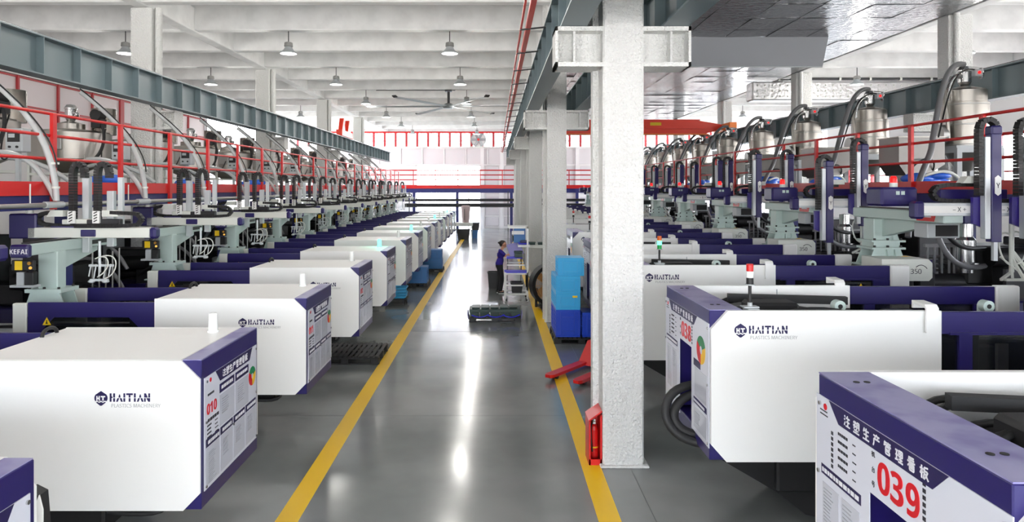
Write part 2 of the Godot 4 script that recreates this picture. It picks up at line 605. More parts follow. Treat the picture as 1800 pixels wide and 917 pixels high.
	for k in 5:
		var d := 7.83 + 8.47 * k
		var c := thing("column", "white roughcast column of the aisle row with bracket arms, %s" % names[k], "column", Vector3(1.475, 0, -d - 0.22), 0.0, "aisle columns")
		part(c, "shaft", SB.new().box(Vector3(0, 4.0, 0), Vector3(0.47, 8.0, 0.44), 0.02), "column_render")
		part(c, "pilaster", SB.new().box(Vector3(-0.27, 4.0, -0.2), Vector3(0.07, 8.0, 0.16)), "column_render")
		for s in [-1, 1]:
			var br := SB.new()
			br.box(Vector3(s * 0.5, 5.03, 0), Vector3(0.56, 0.05, 0.42))
			br.box(Vector3(s * 0.5, 4.62, 0), Vector3(0.56, 0.05, 0.42))
			br.box(Vector3(s * 0.5, 4.825, 0), Vector3(0.54, 0.36, 0.05))
			br.box(Vector3(s * 0.765, 4.825, 0), Vector3(0.03, 0.46, 0.42))
			br.box(Vector3(s * 0.56, 4.825, 0), Vector3(0.025, 0.36, 0.36))
			part(c, "bracket", br, "column_render")
		part(c, "foot", SB.new().box(Vector3(0.01, 0.012, 0), Vector3(0.56, 0.024, 0.54), 0.01), "column_render")
	for k in 5:
		var d := 16.2 + 8.45 * (k - 1)
		var c := thing("column", "white column of the left row under the roof girder, %s from the camera" % ["first", "second", "third", "fourth", "fifth"][k], "column", Vector3(-8.4, 0, -d - 0.22), 0.0, "left row columns")
		part(c, "shaft", SB.new().box(Vector3(0, 3.74, 0), Vector3(0.5, 7.48, 0.45), 0.02), "column_render")
		part(c, "rainpipe", SB.new().cyl(Vector3(0.34, 0.1, 0.05), Vector3(0.34, 7.5, 0.05), 0.085, 0.085, 10), "column_render")
		part(c, "bracket", SB.new().box(Vector3(0.52, 5.02, 0), Vector3(0.56, 0.05, 0.42)).box(Vector3(0.52, 4.62, 0), Vector3(0.56, 0.05, 0.42)).box(Vector3(0.79, 4.82, 0), Vector3(0.03, 0.4, 0.42)).box(Vector3(0.5, 4.82, 0), Vector3(0.56, 0.36, 0.05)), "column_render")
	for k in 5:
		var d := 8.3 + 8.55 * k
		var c := thing("column", "white column of the right row behind the stainless dryers, %s from the camera" % ["first", "second", "third", "fourth", "fifth"][k], "column", Vector3(11.45, 0, -d - 0.22), 0.0, "right row columns")
		part(c, "shaft", SB.new().box(Vector3(0.05, 3.74, 0), Vector3(0.6, 7.48, 0.45), 0.02), "column_render")
		part(c, "rainpipe", SB.new().cyl(Vector3(-0.1, 0.1, 0.3), Vector3(-0.1, 7.5, 0.3), 0.07, 0.07, 10), "column_render")
		part(c, "bracket", SB.new().box(Vector3(-0.68, 5.02, 0), Vector3(0.86, 0.05, 0.42)).box(Vector3(-0.68, 4.62, 0), Vector3(0.86, 0.05, 0.42)).box(Vector3(-1.1, 4.82, 0), Vector3(0.03, 0.4, 0.42)).box(Vector3(-0.68, 4.82, 0), Vector3(0.86, 0.36, 0.05)), "column_render")
	# foil-faced insulation hung under the right bay, panel by panel
	var rng := RandomNumberGenerator.new()
	rng.seed = 4
	var fo := struct("ceiling_foil", SB.new().box(Vector3(6.5, 7.5, -24.0), Vector3(9.3, 0.02, 45.0)), "foil")
	for i in 8:
		for j in 34:
			var c := Vector3(2.45 + 1.155 * i, 7.47, -2.2 - 1.3 * j)
			var q := Basis.from_euler(Vector3(rng.randf_range(-0.02, 0.02), 0, rng.randf_range(-0.02, 0.02)))
			if 2.2 + 1.3 * j < 30.0:
				part(fo, "panel", SB.new().box(c, Vector3(1.14, 0.02, 1.28), 0.006, q), "foil")
			elif i == 0:
				var sb := SB.new()
				for m in 8:
					sb.box(c + Vector3(1.155 * m, 0, 0), Vector3(1.14, 0.02, 1.28), 0.006, Basis.from_euler(Vector3(rng.randf_range(-0.02, 0.02), 0, rng.randf_range(-0.02, 0.02))))
				part(fo, "panel_row", sb, "foil").set_meta("kind", "stuff")
	var curt := thing("smoke_curtain", "flat grey smoke curtain hanging across below the foil ceiling", "curtain", Vector3(0, 6.62, -19.3))
	part(curt, "sheet", SB.new().prism([Vector2(2.1, 0), Vector2(9.25, 0), Vector2(9.42, 0.84), Vector2(2.1, 0.84)], Vector3.ZERO, Vector3.RIGHT, Vector3.UP, Vector3(0, 0, 0.02)), "curtain_grey")
	part(curt, "edge_bar", SB.new().cyl(Vector3(2.1, 0, 0.01), Vector3(9.25, 0, 0.01), 0.02, 0.02, 8), "light_grey")
	var duct := thing("foil_duct", "silver foil-wrapped duct with pin studs crossing above the right dryers", "duct", Vector3(14.2, 6.68, -27.4))
	part(duct, "wrap", SB.new().box(Vector3(0, 0.36, 0), Vector3(8.0, 0.74, 0.7), 0.05), "foil_wrap")
	var studs := SB.new()
	for i in 26:
		for j in 3:
			studs.ball(Vector3(-3.8 + 0.3 * i, 0.14 + 0.22 * j, 0.36), Vector3(0.035, 0.035, 0.03), 6, 4)
	stuff(duct, "studs", studs, "off_white")
	var pp := thing("ceiling_pipe", "dark horizontal pipe just above the foil-wrapped duct", "pipe", Vector3(14.2, 7.51, -27.0))
	part(pp, "run", SB.new().cyl(Vector3(-3.6, 0, 0), Vector3(4, 0, 0), 0.05), "iron")
	for i in 6:
		part(pp, "clamp", SB.new().cyl(Vector3(-3.0 + i * 1.2, 0, 0), Vector3(-2.93 + i * 1.2, 0, 0), 0.08), "off_white")
	for k in 2:
		var rp := thing("sprinkler_pipe", "thin red sprinkler pipe under the ceiling at the far %s" % ["windows", "end of the right bay"][k], "pipe", Vector3(-4.5 + 18.0 * k, 7.42, -52.0 + 0.4 * k))
		part(rp, "run", SB.new().cyl(Vector3(-8, 0, 0), Vector3(6 - k * 8, 0, 0), 0.07), "red_paint")
		for i in 5:
			part(rp, "hanger", SB.new().cyl(Vector3(-7 + i * 1.6, 0, 0), Vector3(-7 + i * 1.6, 0.75, 0), 0.02, 0.02, 6), "off_white")


func make_lamp() -> Node3D:
	var o := thing("pendant_lamp", "", "lamp", Vector3.ZERO, 0.0, "high bay pendant lamps")
	part(o, "rod", SB.new().cyl(Vector3(0, 0.2, 0), Vector3(0, 0.62, 0), 0.013, 0.013, 6), "iron")
	part(o, "driver", SB.new().lathe([Vector2(0, 0.32), Vector2(0.07, 0.32), Vector2(0.11, 0.3), Vector2(0.12, 0.2), Vector2(0.09, 0.19), Vector2(0.09, 0.15)], Vector3.ZERO, 16), "dull_steel")
	part(o, "shade", SB.new().lathe([Vector2(0.09, 0.19), Vector2(0.13, 0.11), Vector2(0.225, 0.03), Vector2(0.225, 0.0), Vector2(0.21, 0.0), Vector2(0.12, 0.1)], Vector3.ZERO, 20), "light_grey")
	part(o, "lamp_face", SB.new().lathe([Vector2(0, -0.005), Vector2(0.205, 0.012)], Vector3.ZERO, 20), "lamp_face")
	return o


func build_lamps():
	var proto: Node3D = null
	var rows := []
	for k in 10:
		rows.append(-3.79 + 5.66 * k)
	var col := {"-10.2": "left", "-5.7": "middle", "-1.25": "right-hand"}
	for i in rows.size():
		for xx in [-10.2, -5.7, -1.25, 13.0]:
			if xx > 5 and i % 2 == 0 and i > 4:
				continue
			var at := Vector3(xx, 6.9, -rows[i])
			var lab := ""
			if xx > 5:
				lab = "grey pendant lamp over the right mezzanine, %s from the near end" % ORD[i]
			else:
				lab = "grey bell pendant lamp of the %s column, %s row from the near end" % [col[str(xx)], ORD[i]]
			if proto == null:
				proto = make_lamp()
				proto.position = at
				proto.set_meta("label", lab)
			else:
				dup(proto, lab, at)
			var l := OmniLight3D.new()
			l.name = "lamp_light"
			l.light_size = 0.18
			l.omni_range = 60.0
			l.omni_attenuation = 2.0
			l.light_energy = LAMP_E
			l.light_color = Color(1.0, 0.985, 0.96)
			l.shadow_enabled = true
			l.position = at + Vector3(0, -0.2, 0)
			add_child(l, true)
	# big slow ceiling fan
	var f := thing("ceiling_fan", "huge six-bladed ceiling fan hanging over the aisle", "fan", Vector3(-2.05, 6.8, -30.17))
	part(f, "down_rod", SB.new().cyl(Vector3(0, 0.1, 0), Vector3(0, 0.72, 0), 0.06, 0.06, 10).box(Vector3(0, 0.68, 0), Vector3(0.3, 0.08, 0.3)), "iron")
	part(f, "motor", SB.new().lathe([Vector2(0, -0.1), Vector2(0.2, -0.1), Vector2(0.26, -0.04), Vector2(0.26, 0.06), Vector2(0.12, 0.13), Vector2(0, 0.13)], Vector3.ZERO, 20), "grey_paint")
	part(f, "conduit", SB.new().bar(Vector3(0.3, 0.71, 0), Vector3(-3.2, 0.71, 0), 0.04, 0.04), "iron")
	for i in 6:
		var a := TAU * i / 6 + 0.03
		var d := Vector3(cos(a), 0, sin(a))
		var b := part(f, "blade", SB.new().bar(d * 0.22, d * 3.6, 0.17, 0.025, (Vector3.UP + d.cross(Vector3.UP) * 0.2).normalized()), "light_grey")
		part(b, "blade_tip", SB.new().bar(d * 3.6, d * 3.72 + Vector3(0, 0.05, 0), 0.19, 0.04), "iron")


const LAMP_E := 1.6


func rail_girder(called: String, label: String, x: float, d0: float, d1: float, side: int):
	var g := thing(called, label, "girder", Vector3(x, 5.06, 0), 0.0, "crane runway girders")
	part(g, "web", SB.new().ibeam(Vector3(0, 0, -d0), Vector3(0, 0, -d1), 0.3, 0.66, 0.025, 0.02), "girder_paint")
	part(g, "crane_rail", SB.new().bar(Vector3(0, 0.685, -d0), Vector3(0, 0.685, -d1), 0.07, 0.05), "iron")
	part(g, "crane_rail", SB.new().bar(Vector3(0.1 * side, 0.668, -d0), Vector3(0.1 * side, 0.668, -d1), 0.03, 0.015), "silver", "bright conductor strip")
	var k := d0 + 0.3
	while k < d1:
		part(g, "stiffener", SB.new().box(Vector3(0, 0.33, -k), Vector3(0.28, 0.61, 0.018)), "girder_paint")
		k += 1.0


func build_girders():
	rail_girder("runway_girder", "grey steel crane runway girder along the left mezzanine, with plate stiffeners", -7.6, 2.0, 49.0, 1)
	rail_girder("runway_girder", "grey steel crane runway girder on the left brackets of the aisle columns", 0.91, 3.0, 46.0, -1)
	rail_girder("runway_girder", "grey steel crane runway girder on the right brackets of the aisle columns", 2.08, 3.0, 46.0, 1)
	rail_girder("runway_girder", "grey steel crane runway girder behind the stainless dryers on the right", 10.55, 3.0, 48.0, -1)
	# red conductor bars beside the aisle girder
	var cb := thing("conductor_bar", "red enclosed conductor bar hung along the aisle runway girder", "conductor", Vector3(0.5, 5.62, 0))
	part(cb, "bar", SB.new().bar(Vector3(0, 0, -2.5), Vector3(0, 0, -46), 0.07, 0.09), "crane_red")
	part(cb, "bar", SB.new().bar(Vector3(-0.1, 0.02, -2.5), Vector3(-0.1, 0.02, -46), 0.03, 0.03), "crane_red")
	for k in 24:
		part(cb, "bracket", SB.new().bar(Vector3(0.26, -0.02, -3.0 - 1.8 * k), Vector3(-0.12, -0.06, -3.0 - 1.8 * k), 0.03, 0.02), "iron")
	# orange-red bridge crane over the right bay
	var cr := thing("bridge_crane", "orange red overhead bridge crane spanning the right bay far back", "crane", Vector3(0, 5.76, -31.0))
	part(cr, "bridge", SB.new().prism([Vector2(2.0, -0.1), Vector2(9.6, -0.1), Vector2(10.3, 0.1), Vector2(10.3, 0.32), Vector2(9.2, 0.5), Vector2(2.0, 0.5)], Vector3.ZERO, Vector3.RIGHT, Vector3.UP, Vector3(0, 0, -0.4)), "crane_red")
	part(cr, "bottom_flange", SB.new().box(Vector3(5.9, -0.12, -0.2), Vector3(7.6, 0.04, 0.55)), "crane_orange")
	part(cr, "top_flange", SB.new().box(Vector3(5.7, 0.52, -0.2), Vector3(7.2, 0.04, 0.5)), "crane_red")
	part(cr, "side_rib", SB.new().box(Vector3(5.8, 0.16, 0.03), Vector3(7.6, 0.08, 0.06)), "crane_red")
	part(cr, "warning_patch", SB.new().box(Vector3(7.3, 0.34, 0.012), Vector3(0.5, 0.14, 0.02)), "warn_yellow")
	for s in [2.08, 10.5]:
		part(cr, "end_carriage", SB.new().box(Vector3(s, 0.16, -0.2), Vector3(0.34, 0.36, 2.2), 0.02), "crane_orange")
	var c2 := thing("bridge_crane", "red crane trolley parked on the far left runway girder", "crane", Vector3(-7.6, 5.76, -34.5))
	part(c2, "end_carriage", SB.new().box(Vector3(0, 0.14, 0), Vector3(0.3, 0.3, 2.4), 0.02), "crane_red")
	for s in [-0.7, 0.6]:
		part(c2, "buffer", SB.new().prism([Vector2(-0.35, 0), Vector2(0.35, 0), Vector2(0.05, 0.6), Vector2(-0.1, 0.6)], Vector3(-0.1, 0.29, s), Vector3(0, 0, 1), Vector3.UP, Vector3(0.2, 0, 0)), "crane_red")


func mezz(side: int, xe: float, xb: float, top: float, d0: float, d1: float, rail_h: float, pitch: float, first: float, where: String):
	# deck with a red edge channel, a navy beam under it, railing and posts
	var dk := thing("mezzanine_deck", "steel mezzanine deck along the %s with red edge channel and navy beam" % where, "mezzanine", Vector3(0, top, 0), 0.0, "mezzanines")
	var w := absf(xb - xe)
	var mid := (xe + xb) / 2
	if side > 0:
		part(dk, "plate", SB.new().box(Vector3(mid, -0.03, -(d0 + d1) / 2), Vector3(w, 0.05, d1 - d0)), "grey_paint")
	else:   # notched round the row of columns
		part(dk, "plate", SB.new().box(Vector3((xe - 8.0) / 2, -0.03, -(d0 + d1) / 2), Vector3(absf(xe + 8.0), 0.05, d1 - d0)), "grey_paint")
		part(dk, "plate", SB.new().box(Vector3((xb - 8.7) / 2, -0.03, -(d0 + d1) / 2), Vector3(absf(xb + 8.7), 0.05, d1 - d0)), "grey_paint")
		for j in 6:
			var e0 := d0 if j == 0 else 8.25 + 8.45 * (j - 1)
			var e1 := minf(d1, 7.7 + 8.45 * j)
			part(dk, "plate", SB.new().box(Vector3(-8.35, -0.03, -(e0 + e1) / 2), Vector3(0.7, 0.05, e1 - e0)), "grey_paint")
	part(dk, "edge_channel", SB.new().box(Vector3(xe, -0.03, -(d0 + d1) / 2), Vector3(0.03, 0.2, d1 - d0)).box(Vector3(xe - side * -0.03, 0.06, -(d0 + d1) / 2), Vector3(0.07, 0.02, d1 - d0)).box(Vector3(xe - side * -0.03, -0.12, -(d0 + d1) / 2), Vector3(0.07, 0.02, d1 - d0)), "red_paint")
	part(dk, "edge_beam", SB.new().box(Vector3(xe + side * 0.06, -0.24, -(d0 + d1) / 2), Vector3(0.06, 0.2, d1 - d0)), "blue_steel")
	part(dk, "edge_beam", SB.new().box(Vector3(xb, -0.14, -(d0 + d1) / 2), Vector3(0.1, 0.24, d1 - d0)), "blue_steel")
	var k := d0 + 2.6
	var cols := 0
	while k < d1:
		part(dk, "joist", SB.new().bar(Vector3(xe + side * 0.1, -0.16, -k), Vector3(xb, -0.16, -k), 0.1, 0.2), "blue_steel")
		if cols % 2 == 0:
			part(dk, "post", SB.new().box(Vector3(xe + side * 0.35, -(top + 0.2) / 2, -k), Vector3(0.18, top - 0.3, 0.18)), "blue_steel")
		cols += 1
		k += 3.2
	var rl := thing("railing", "red three-bar pipe railing along the edge of the %s mezzanine" % where, "railing", Vector3(xe, top, 0), 0.0, "mezzanine railings")
	for h in [1.0, 0.7, 0.38]:
		part(rl, "rail", SB.new().cyl(Vector3(0, rail_h * h, -d0), Vector3(0, rail_h * h, -d1), 0.024, 0.024, 8), "red_paint")
	k = first
	while k < d1:
		part(rl, "post", SB.new().box(Vector3(-side * 0.035, rail_h / 2 - 0.17, -k), Vector3(0.05, rail_h + 0.34, 0.09)), "red_paint")
		k += pitch


func build_mezzanines():
	mezz(-1, -6.6, -11.2, 3.22, 2.0, 48.0, 1.08, 1.82, 10.15, "left machine line")
	mezz(1, 7.25, 10.2, 3.24, 2.0, 48.0, 1.04, 1.74, 10.1, "right machine line")
	# conveying pipe under the left deck edge
	var cp := thing("conveying_pipe", "silver conveying pipe running under the left mezzanine edge", "pipe", Vector3(-6.4, 2.955, 0))
	part(cp, "run", SB.new().cyl(Vector3(0, 0, -4), Vector3(0, 0, -46), 0.035, 0.035, 10), "dull_steel")
	for k in 13:
		part(cp, "coupling", SB.new().cyl(Vector3(0, 0, -9.7 - 2.52 * k), Vector3(0, 0, -10.1 - 2.52 * k), 0.05, 0.05, 10), "silver")
		part(cp, "drop_rod", SB.new().cyl(Vector3(0.0, 0.0, -9.4 - 2.52 * k), Vector3(0.0, 0.3, -9.4 - 2.52 * k), 0.01, 0.01, 6), "off_white")
	# far cross bridge
	var b := thing("footbridge", "red and navy steel footbridge crossing in front of the far wall", "footbridge", Vector3(0, 3.3, -50.5))
	part(b, "deck", SB.new().box(Vector3(-0.5, -0.05, 0), Vector3(22, 0.06, 1.4)), "grey_paint")
	part(b, "edge_channel", SB.new().box(Vector3(-0.5, -0.02, 0.72), Vector3(22, 0.26, 0.04)), "red_paint")
	part(b, "edge_beam", SB.new().box(Vector3(-0.5, -0.3, 0.66), Vector3(22, 0.32, 0.1)), "blue_steel")
	for x in [-9.5, -5.9, -2.75, 1.2, 6.0, 9.5]:
		part(b, "post", SB.new().box(Vector3(x, -1.85, 0.6), Vector3(0.2, 2.9, 0.2)), "blue_steel")
	for h in [0.5, 0.85, 1.2]:
		for z in [0.72, -0.72]:
			part(b, "rail", SB.new().cyl(Vector3(-11, h, z), Vector3(10.5, h, z), 0.03, 0.03, 6), "red_paint")
	for i in 14:
		part(b, "rail_post", SB.new().box(Vector3(-10.8 + 1.62 * i, 0.6, 0.74), Vector3(0.06, 1.25, 0.05)), "red_paint")
	var pr := thing("pipe_rack", "dark pipes on a rack below the far footbridge", "pipe rack", Vector3(0, 1.75, -49.3))
	for y in [0.12, 0.26, 0.52, 0.62]:
		part(pr, "pipe", SB.new().cyl(Vector3(-6.5, y, 0), Vector3(6.5, y, 0), 0.07 if y < 0.5 else 0.05, -1.0, 8), "iron")
	for x in [-6.2, -1.9, 0.95, 4.5]:
		part(pr, "hanger", SB.new().box(Vector3(x, -0.27, -0.1), Vector3(0.06, 2.95, 0.06)), "iron")


const HAN := {
	"zhu": "1 9 2.2 8.2;.6 6.4 1.8 5.6;.8 1 2.2 4;5.5 9.6 6.3 8.7;3.6 7.6 9.4 7.6;4 4.6 9 4.6;3.2 1 9.8 1;6.5 7.6 6.5 1",
	"su": "1.5 9.6 2.3 8.8;4.3 9.6 3.6 8.8;.6 8.4 5.2 8.4;1 6.8 1 5.4;1 5.4 4.8 5.4;4.8 6.8 4.8 5.4;2.9 8.4 2.9 5.4;2.9 5.4 1.2 3.6;6.2 9.4 6.2 5.6;6.2 5.6 5.6 3.8;6.2 9.4 9.2 9.4;9.2 9.4 9.2 4;6.2 7.6 9.2 7.6;6.2 5.8 9.2 5.8;2 2.6 8 2.6;5 3.8 5 .6;.6 .6 9.4 .6",
	"sheng": "2.6 9.4 1.2 6.2;2 7.6 8.8 7.6;1.8 4.4 8.4 4.4;.6 .8 9.4 .8;5.2 9.6 5.2 .8",
	"chan": "4.8 9.8 5.4 9;1 8.6 9 8.6;3 7.8 3.8 6.4;7 7.8 6.2 6.4;1.6 6 9.2 6;1.6 6 1.6 3;1.6 3 .6 .6",
	"guan": "2 9.6 1 7.8;1.6 8.8 4.4 8.8;6.2 9.6 5.4 7.8;6 8.8 9.2 8.8;1 7.2 9 7.2;1 7.2 1 6;9 7.2 9 6;3 5.8 3 .6;3 5.8 7.6 5.8;7.6 5.8 7.6 3.8;3 3.8 7.6 3.8;3 2.6 8 2.6;8 2.6 8 .6;3 .6 8 .6",
	"li": ".6 8.6 3.8 8.6;.8 5.2 3.6 5.2;.4 1.6 4 2;2.2 8.6 2.2 1.8;5 9 9.2 9;5 9 5 4.8;9.2 9 9.2 4.8;5 6.9 9.2 6.9;5 4.8 9.2 4.8;7.1 9 7.1 .8;5 2.8 9.2 2.8;4.4 .8 9.8 .8",
	"kan": "2 9.4 8 9.6;1.6 8 8.4 8;.6 6.4 9.4 6.4;4.6 9.4 3.4 5.4;3.4 5.4 1 3;3.2 5 3.2 .6;3.2 5 8 5;8 5 8 .6;3.2 3.6 8 3.6;3.2 2.2 8 2.2;3.2 .6 8 .6",
	"ban": ".4 7.2 4 7.2;2.2 9.6 2.2 .6;2.2 6.6 .6 3.6;2.4 6 3.8 4.6;9 9.4 5 8.8;5.2 8.8 5.2 5;5.2 5 4.2 .8;5.4 6.6 8.8 6.6;8.8 6.6 6.8 2.8;6.8 2.8 4.8 .8;6 5 9.6 .8",
	"ji": ".4 7.2 4 7.2;2.2 9.6 2.2 .6;2.2 6.4 .6 3.6;2.4 6 3.6 4.8;5.4 8.8 5.4 3.4;5.4 3.4 4.2 .8;5.4 8.8 8 8.8;8 8.8 8 1.4;8 1.4 9.6 1.4;9.6 1.4 9.6 2.6",
	"tai": "4.6 9.6 2 6.2;2 6.2 8 6.6;6.6 8 8.6 5.8;2.2 4.6 8 4.6;2.2 4.6 2.2 .6;8 4.6 8 .6;2.2 1 8 1",
	"hao": "2.6 9.2 7.6 9.2;2.6 9.2 2.6 6.8;7.6 9.2 7.6 6.8;2.6 6.8 7.6 6.8;.6 5.2 9.4 5.2;3.8 5.2 3.2 3.2;3.2 3.2 7.8 3.2;7.8 3.2 7 .6;7 .6 5.4 .8",
}
const TITLE := ["zhu", "su", "sheng", "chan", "guan", "li", "kan", "ban"]


func han(sb: SB, glyphs: Array, x: float, y: float, size: float, step: float, down := false, thick := 0.09):   # brush strokes laid as thin raised bars
	for g in glyphs:
		for s in HAN[g].split(";"):
			var v: PackedFloat64Array = s.split_floats(" ")
			var a := Vector3(x + v[0] * size / 10, y + v[1] * size / 10, 0.001)
			var b := Vector3(x + v[2] * size / 10, y + v[3] * size / 10, 0.001)
			sb.bar(a, b, 0.002, size * thick, Vector3(0, 0, 1).cross((b - a).normalized()))
		if down:
			y -= step
		else:
			x += step


func lines(sb: SB, x: float, y: float, w: float, n: int, gap: float, h: float, rng: RandomNumberGenerator, ragged := 0.5):   # rows of print too small to read
	for i in n:
		var k := x
		while k < x + w * (1.0 - ragged * rng.randf()):
			var l := h * rng.randf_range(0.6, 1.6)
			sb.box(Vector3(k + l / 2, y - i * gap, 0.001), Vector3(l, h, 0.002))
			k += l + h * 0.4


func rect(sb: SB, x: float, y: float, w: float, h: float, z := 0.001) -> SB:
	return sb.box(Vector3(x + w / 2, y + h / 2, z), Vector3(w, h, 0.002))


func pie(parent: Node3D, c: Vector3, r: float):
	for k in [["print_green", 0.35, 2.6], ["print_red", 2.6, 4.7], ["print_yellow", 4.7, 6.63]]:
		var poly := [Vector2(cos(k[1]), sin(k[1])) * r * 0.3]
		for i in 13:
			var a: float = k[1] + (k[2] - k[1]) * i / 12.0
			poly.append(Vector2(cos(a), sin(a)) * r)
		for i in 7:
			var a: float = k[2] + (k[1] - k[2]) * (i + 0.5) / 7.0
			poly.append(Vector2(cos(a), sin(a)) * r * 0.3)
		part(parent, "pie_chart", SB.new().prism(poly, c, Vector3.RIGHT, Vector3.UP, Vector3(0, 0, 0.003)), k[0])


func brand(parent: Node3D, x: float, y: float, z: float, k: float):   # maker's mark: a rounded lozenge and a slotted word, k = height of the letters
	var e := k * 1.55
	var em := [Vector2(-0.5, 0.12), Vector2(-0.42, 0.3), Vector2(0, 0.58), Vector2(0.42, 0.3), Vector2(0.5, 0.12), Vector2(0.5, -0.06), Vector2(0.44, -0.2), Vector2(0.3, -0.16), Vector2(0.15, -0.24), Vector2(0, -0.16), Vector2(-0.15, -0.24), Vector2(-0.3, -0.16), Vector2(-0.44, -0.2), Vector2(-0.5, -0.06)]
	var low := [Vector2(-0.38, -0.3), Vector2(-0.28, -0.26), Vector2(-0.15, -0.34), Vector2(0, -0.26), Vector2(0.15, -0.34), Vector2(0.28, -0.26), Vector2(0.38, -0.3), Vector2(0.06, -0.55), Vector2(-0.06, -0.55)]
	var sb := SB.new()
	for pl in [em, low]:
		var q := []
		for p in pl:
			q.append(p * e)
		sb.prism(q, Vector3(x + e / 2, y + k * 0.38, z), Vector3.RIGHT, Vector3.UP, Vector3(0, 0, 0.003))
	var b := part(parent, "emblem", sb, "print_navy")
	var t := SB.new()
	var o := Vector3(x + e / 2, y + k * 0.42, z + 0.004)
	for r in [[-0.3, 0, 0.09, 0.36], [-0.12, 0, 0.09, 0.36], [-0.21, 0, 0.12, 0.1], [0.17, 0, 0.1, 0.36], [0.17, 0.13, 0.34, 0.1]]:
		t.box(o + Vector3(r[0] * e, r[1] * e, 0), Vector3(r[2] * e, r[3] * e, 0.002))
	part(b, "emblem_letters", t, "white_paint")
	# slotted capitals: upper and lower halves with a gap between
	var w := SB.new()
	var up := Vector3.UP
	var px := x + e + k * 0.28
	for ch in "HAITIAN":
		var ps := []
		var adv := 0.95
		match ch:
			"H":
				ps = [[0, 0, 0.2, 0, 0.2, 1, 0, 1], [0.2, 0.42, 0.36, 0.5, 0.2, 0.66], [0.42, 0.5, 0.62, 0.5, 0.62, 1, 0.42, 1], [0.42, 0, 0.62, 0, 0.62, 0.42, 0.42, 0.42]]
				adv = 0.76
			"A":
				ps = [[0.28, 0.5, 0.52, 0.5, 0.46, 0.86, 0.36, 0.86], [0, 0, 0.2, 0, 0.36, 0.42, 0.16, 0.42], [0.6, 0, 0.8, 0, 0.64, 0.42, 0.44, 0.42]]
				adv = 0.88
			"I":
				ps = [[0, 0.5, 0.2, 0.5, 0.2, 1, 0, 1], [0, 0, 0.2, 0, 0.2, 0.42, 0, 0.42]]
				adv = 0.34
			"T":
				ps = [[0, 0.8, 0.78, 0.8, 0.78, 1, 0, 1], [0.29, 0.5, 0.49, 0.5, 0.49, 0.8, 0.29, 0.8], [0.29, 0, 0.49, 0, 0.49, 0.42, 0.29, 0.42]]
				adv = 0.92
			"N":
				ps = [[0, 0, 0.18, 0, 0.18, 0.42, 0, 0.42], [0, 0.5, 0.42, 0.5, 0.2, 1, 0, 1], [0.5, 0.5, 0.7, 0.5, 0.7, 1, 0.5, 1], [0.26, 0.42, 0.5, 0, 0.7, 0, 0.7, 0.42]]
		for p in ps:
			var q := []
			for i in range(0, p.size(), 2):
				q.append(Vector2(px + p[i] * k, y + p[i + 1] * k))
			w.prism(q, Vector3(0, 0, z), Vector3.RIGHT, up, Vector3(0, 0, 0.003))
		px += adv * k
	part(parent, "brand_word", w, "print_navy")
	var sm := part(parent, "brand_line", words("PLASTICS MACHINERY", k * 0.6), "print_pale")
	sm.position = Vector3(x + e + k * 0.28 + k * 3.1, y - k * 0.48, z)


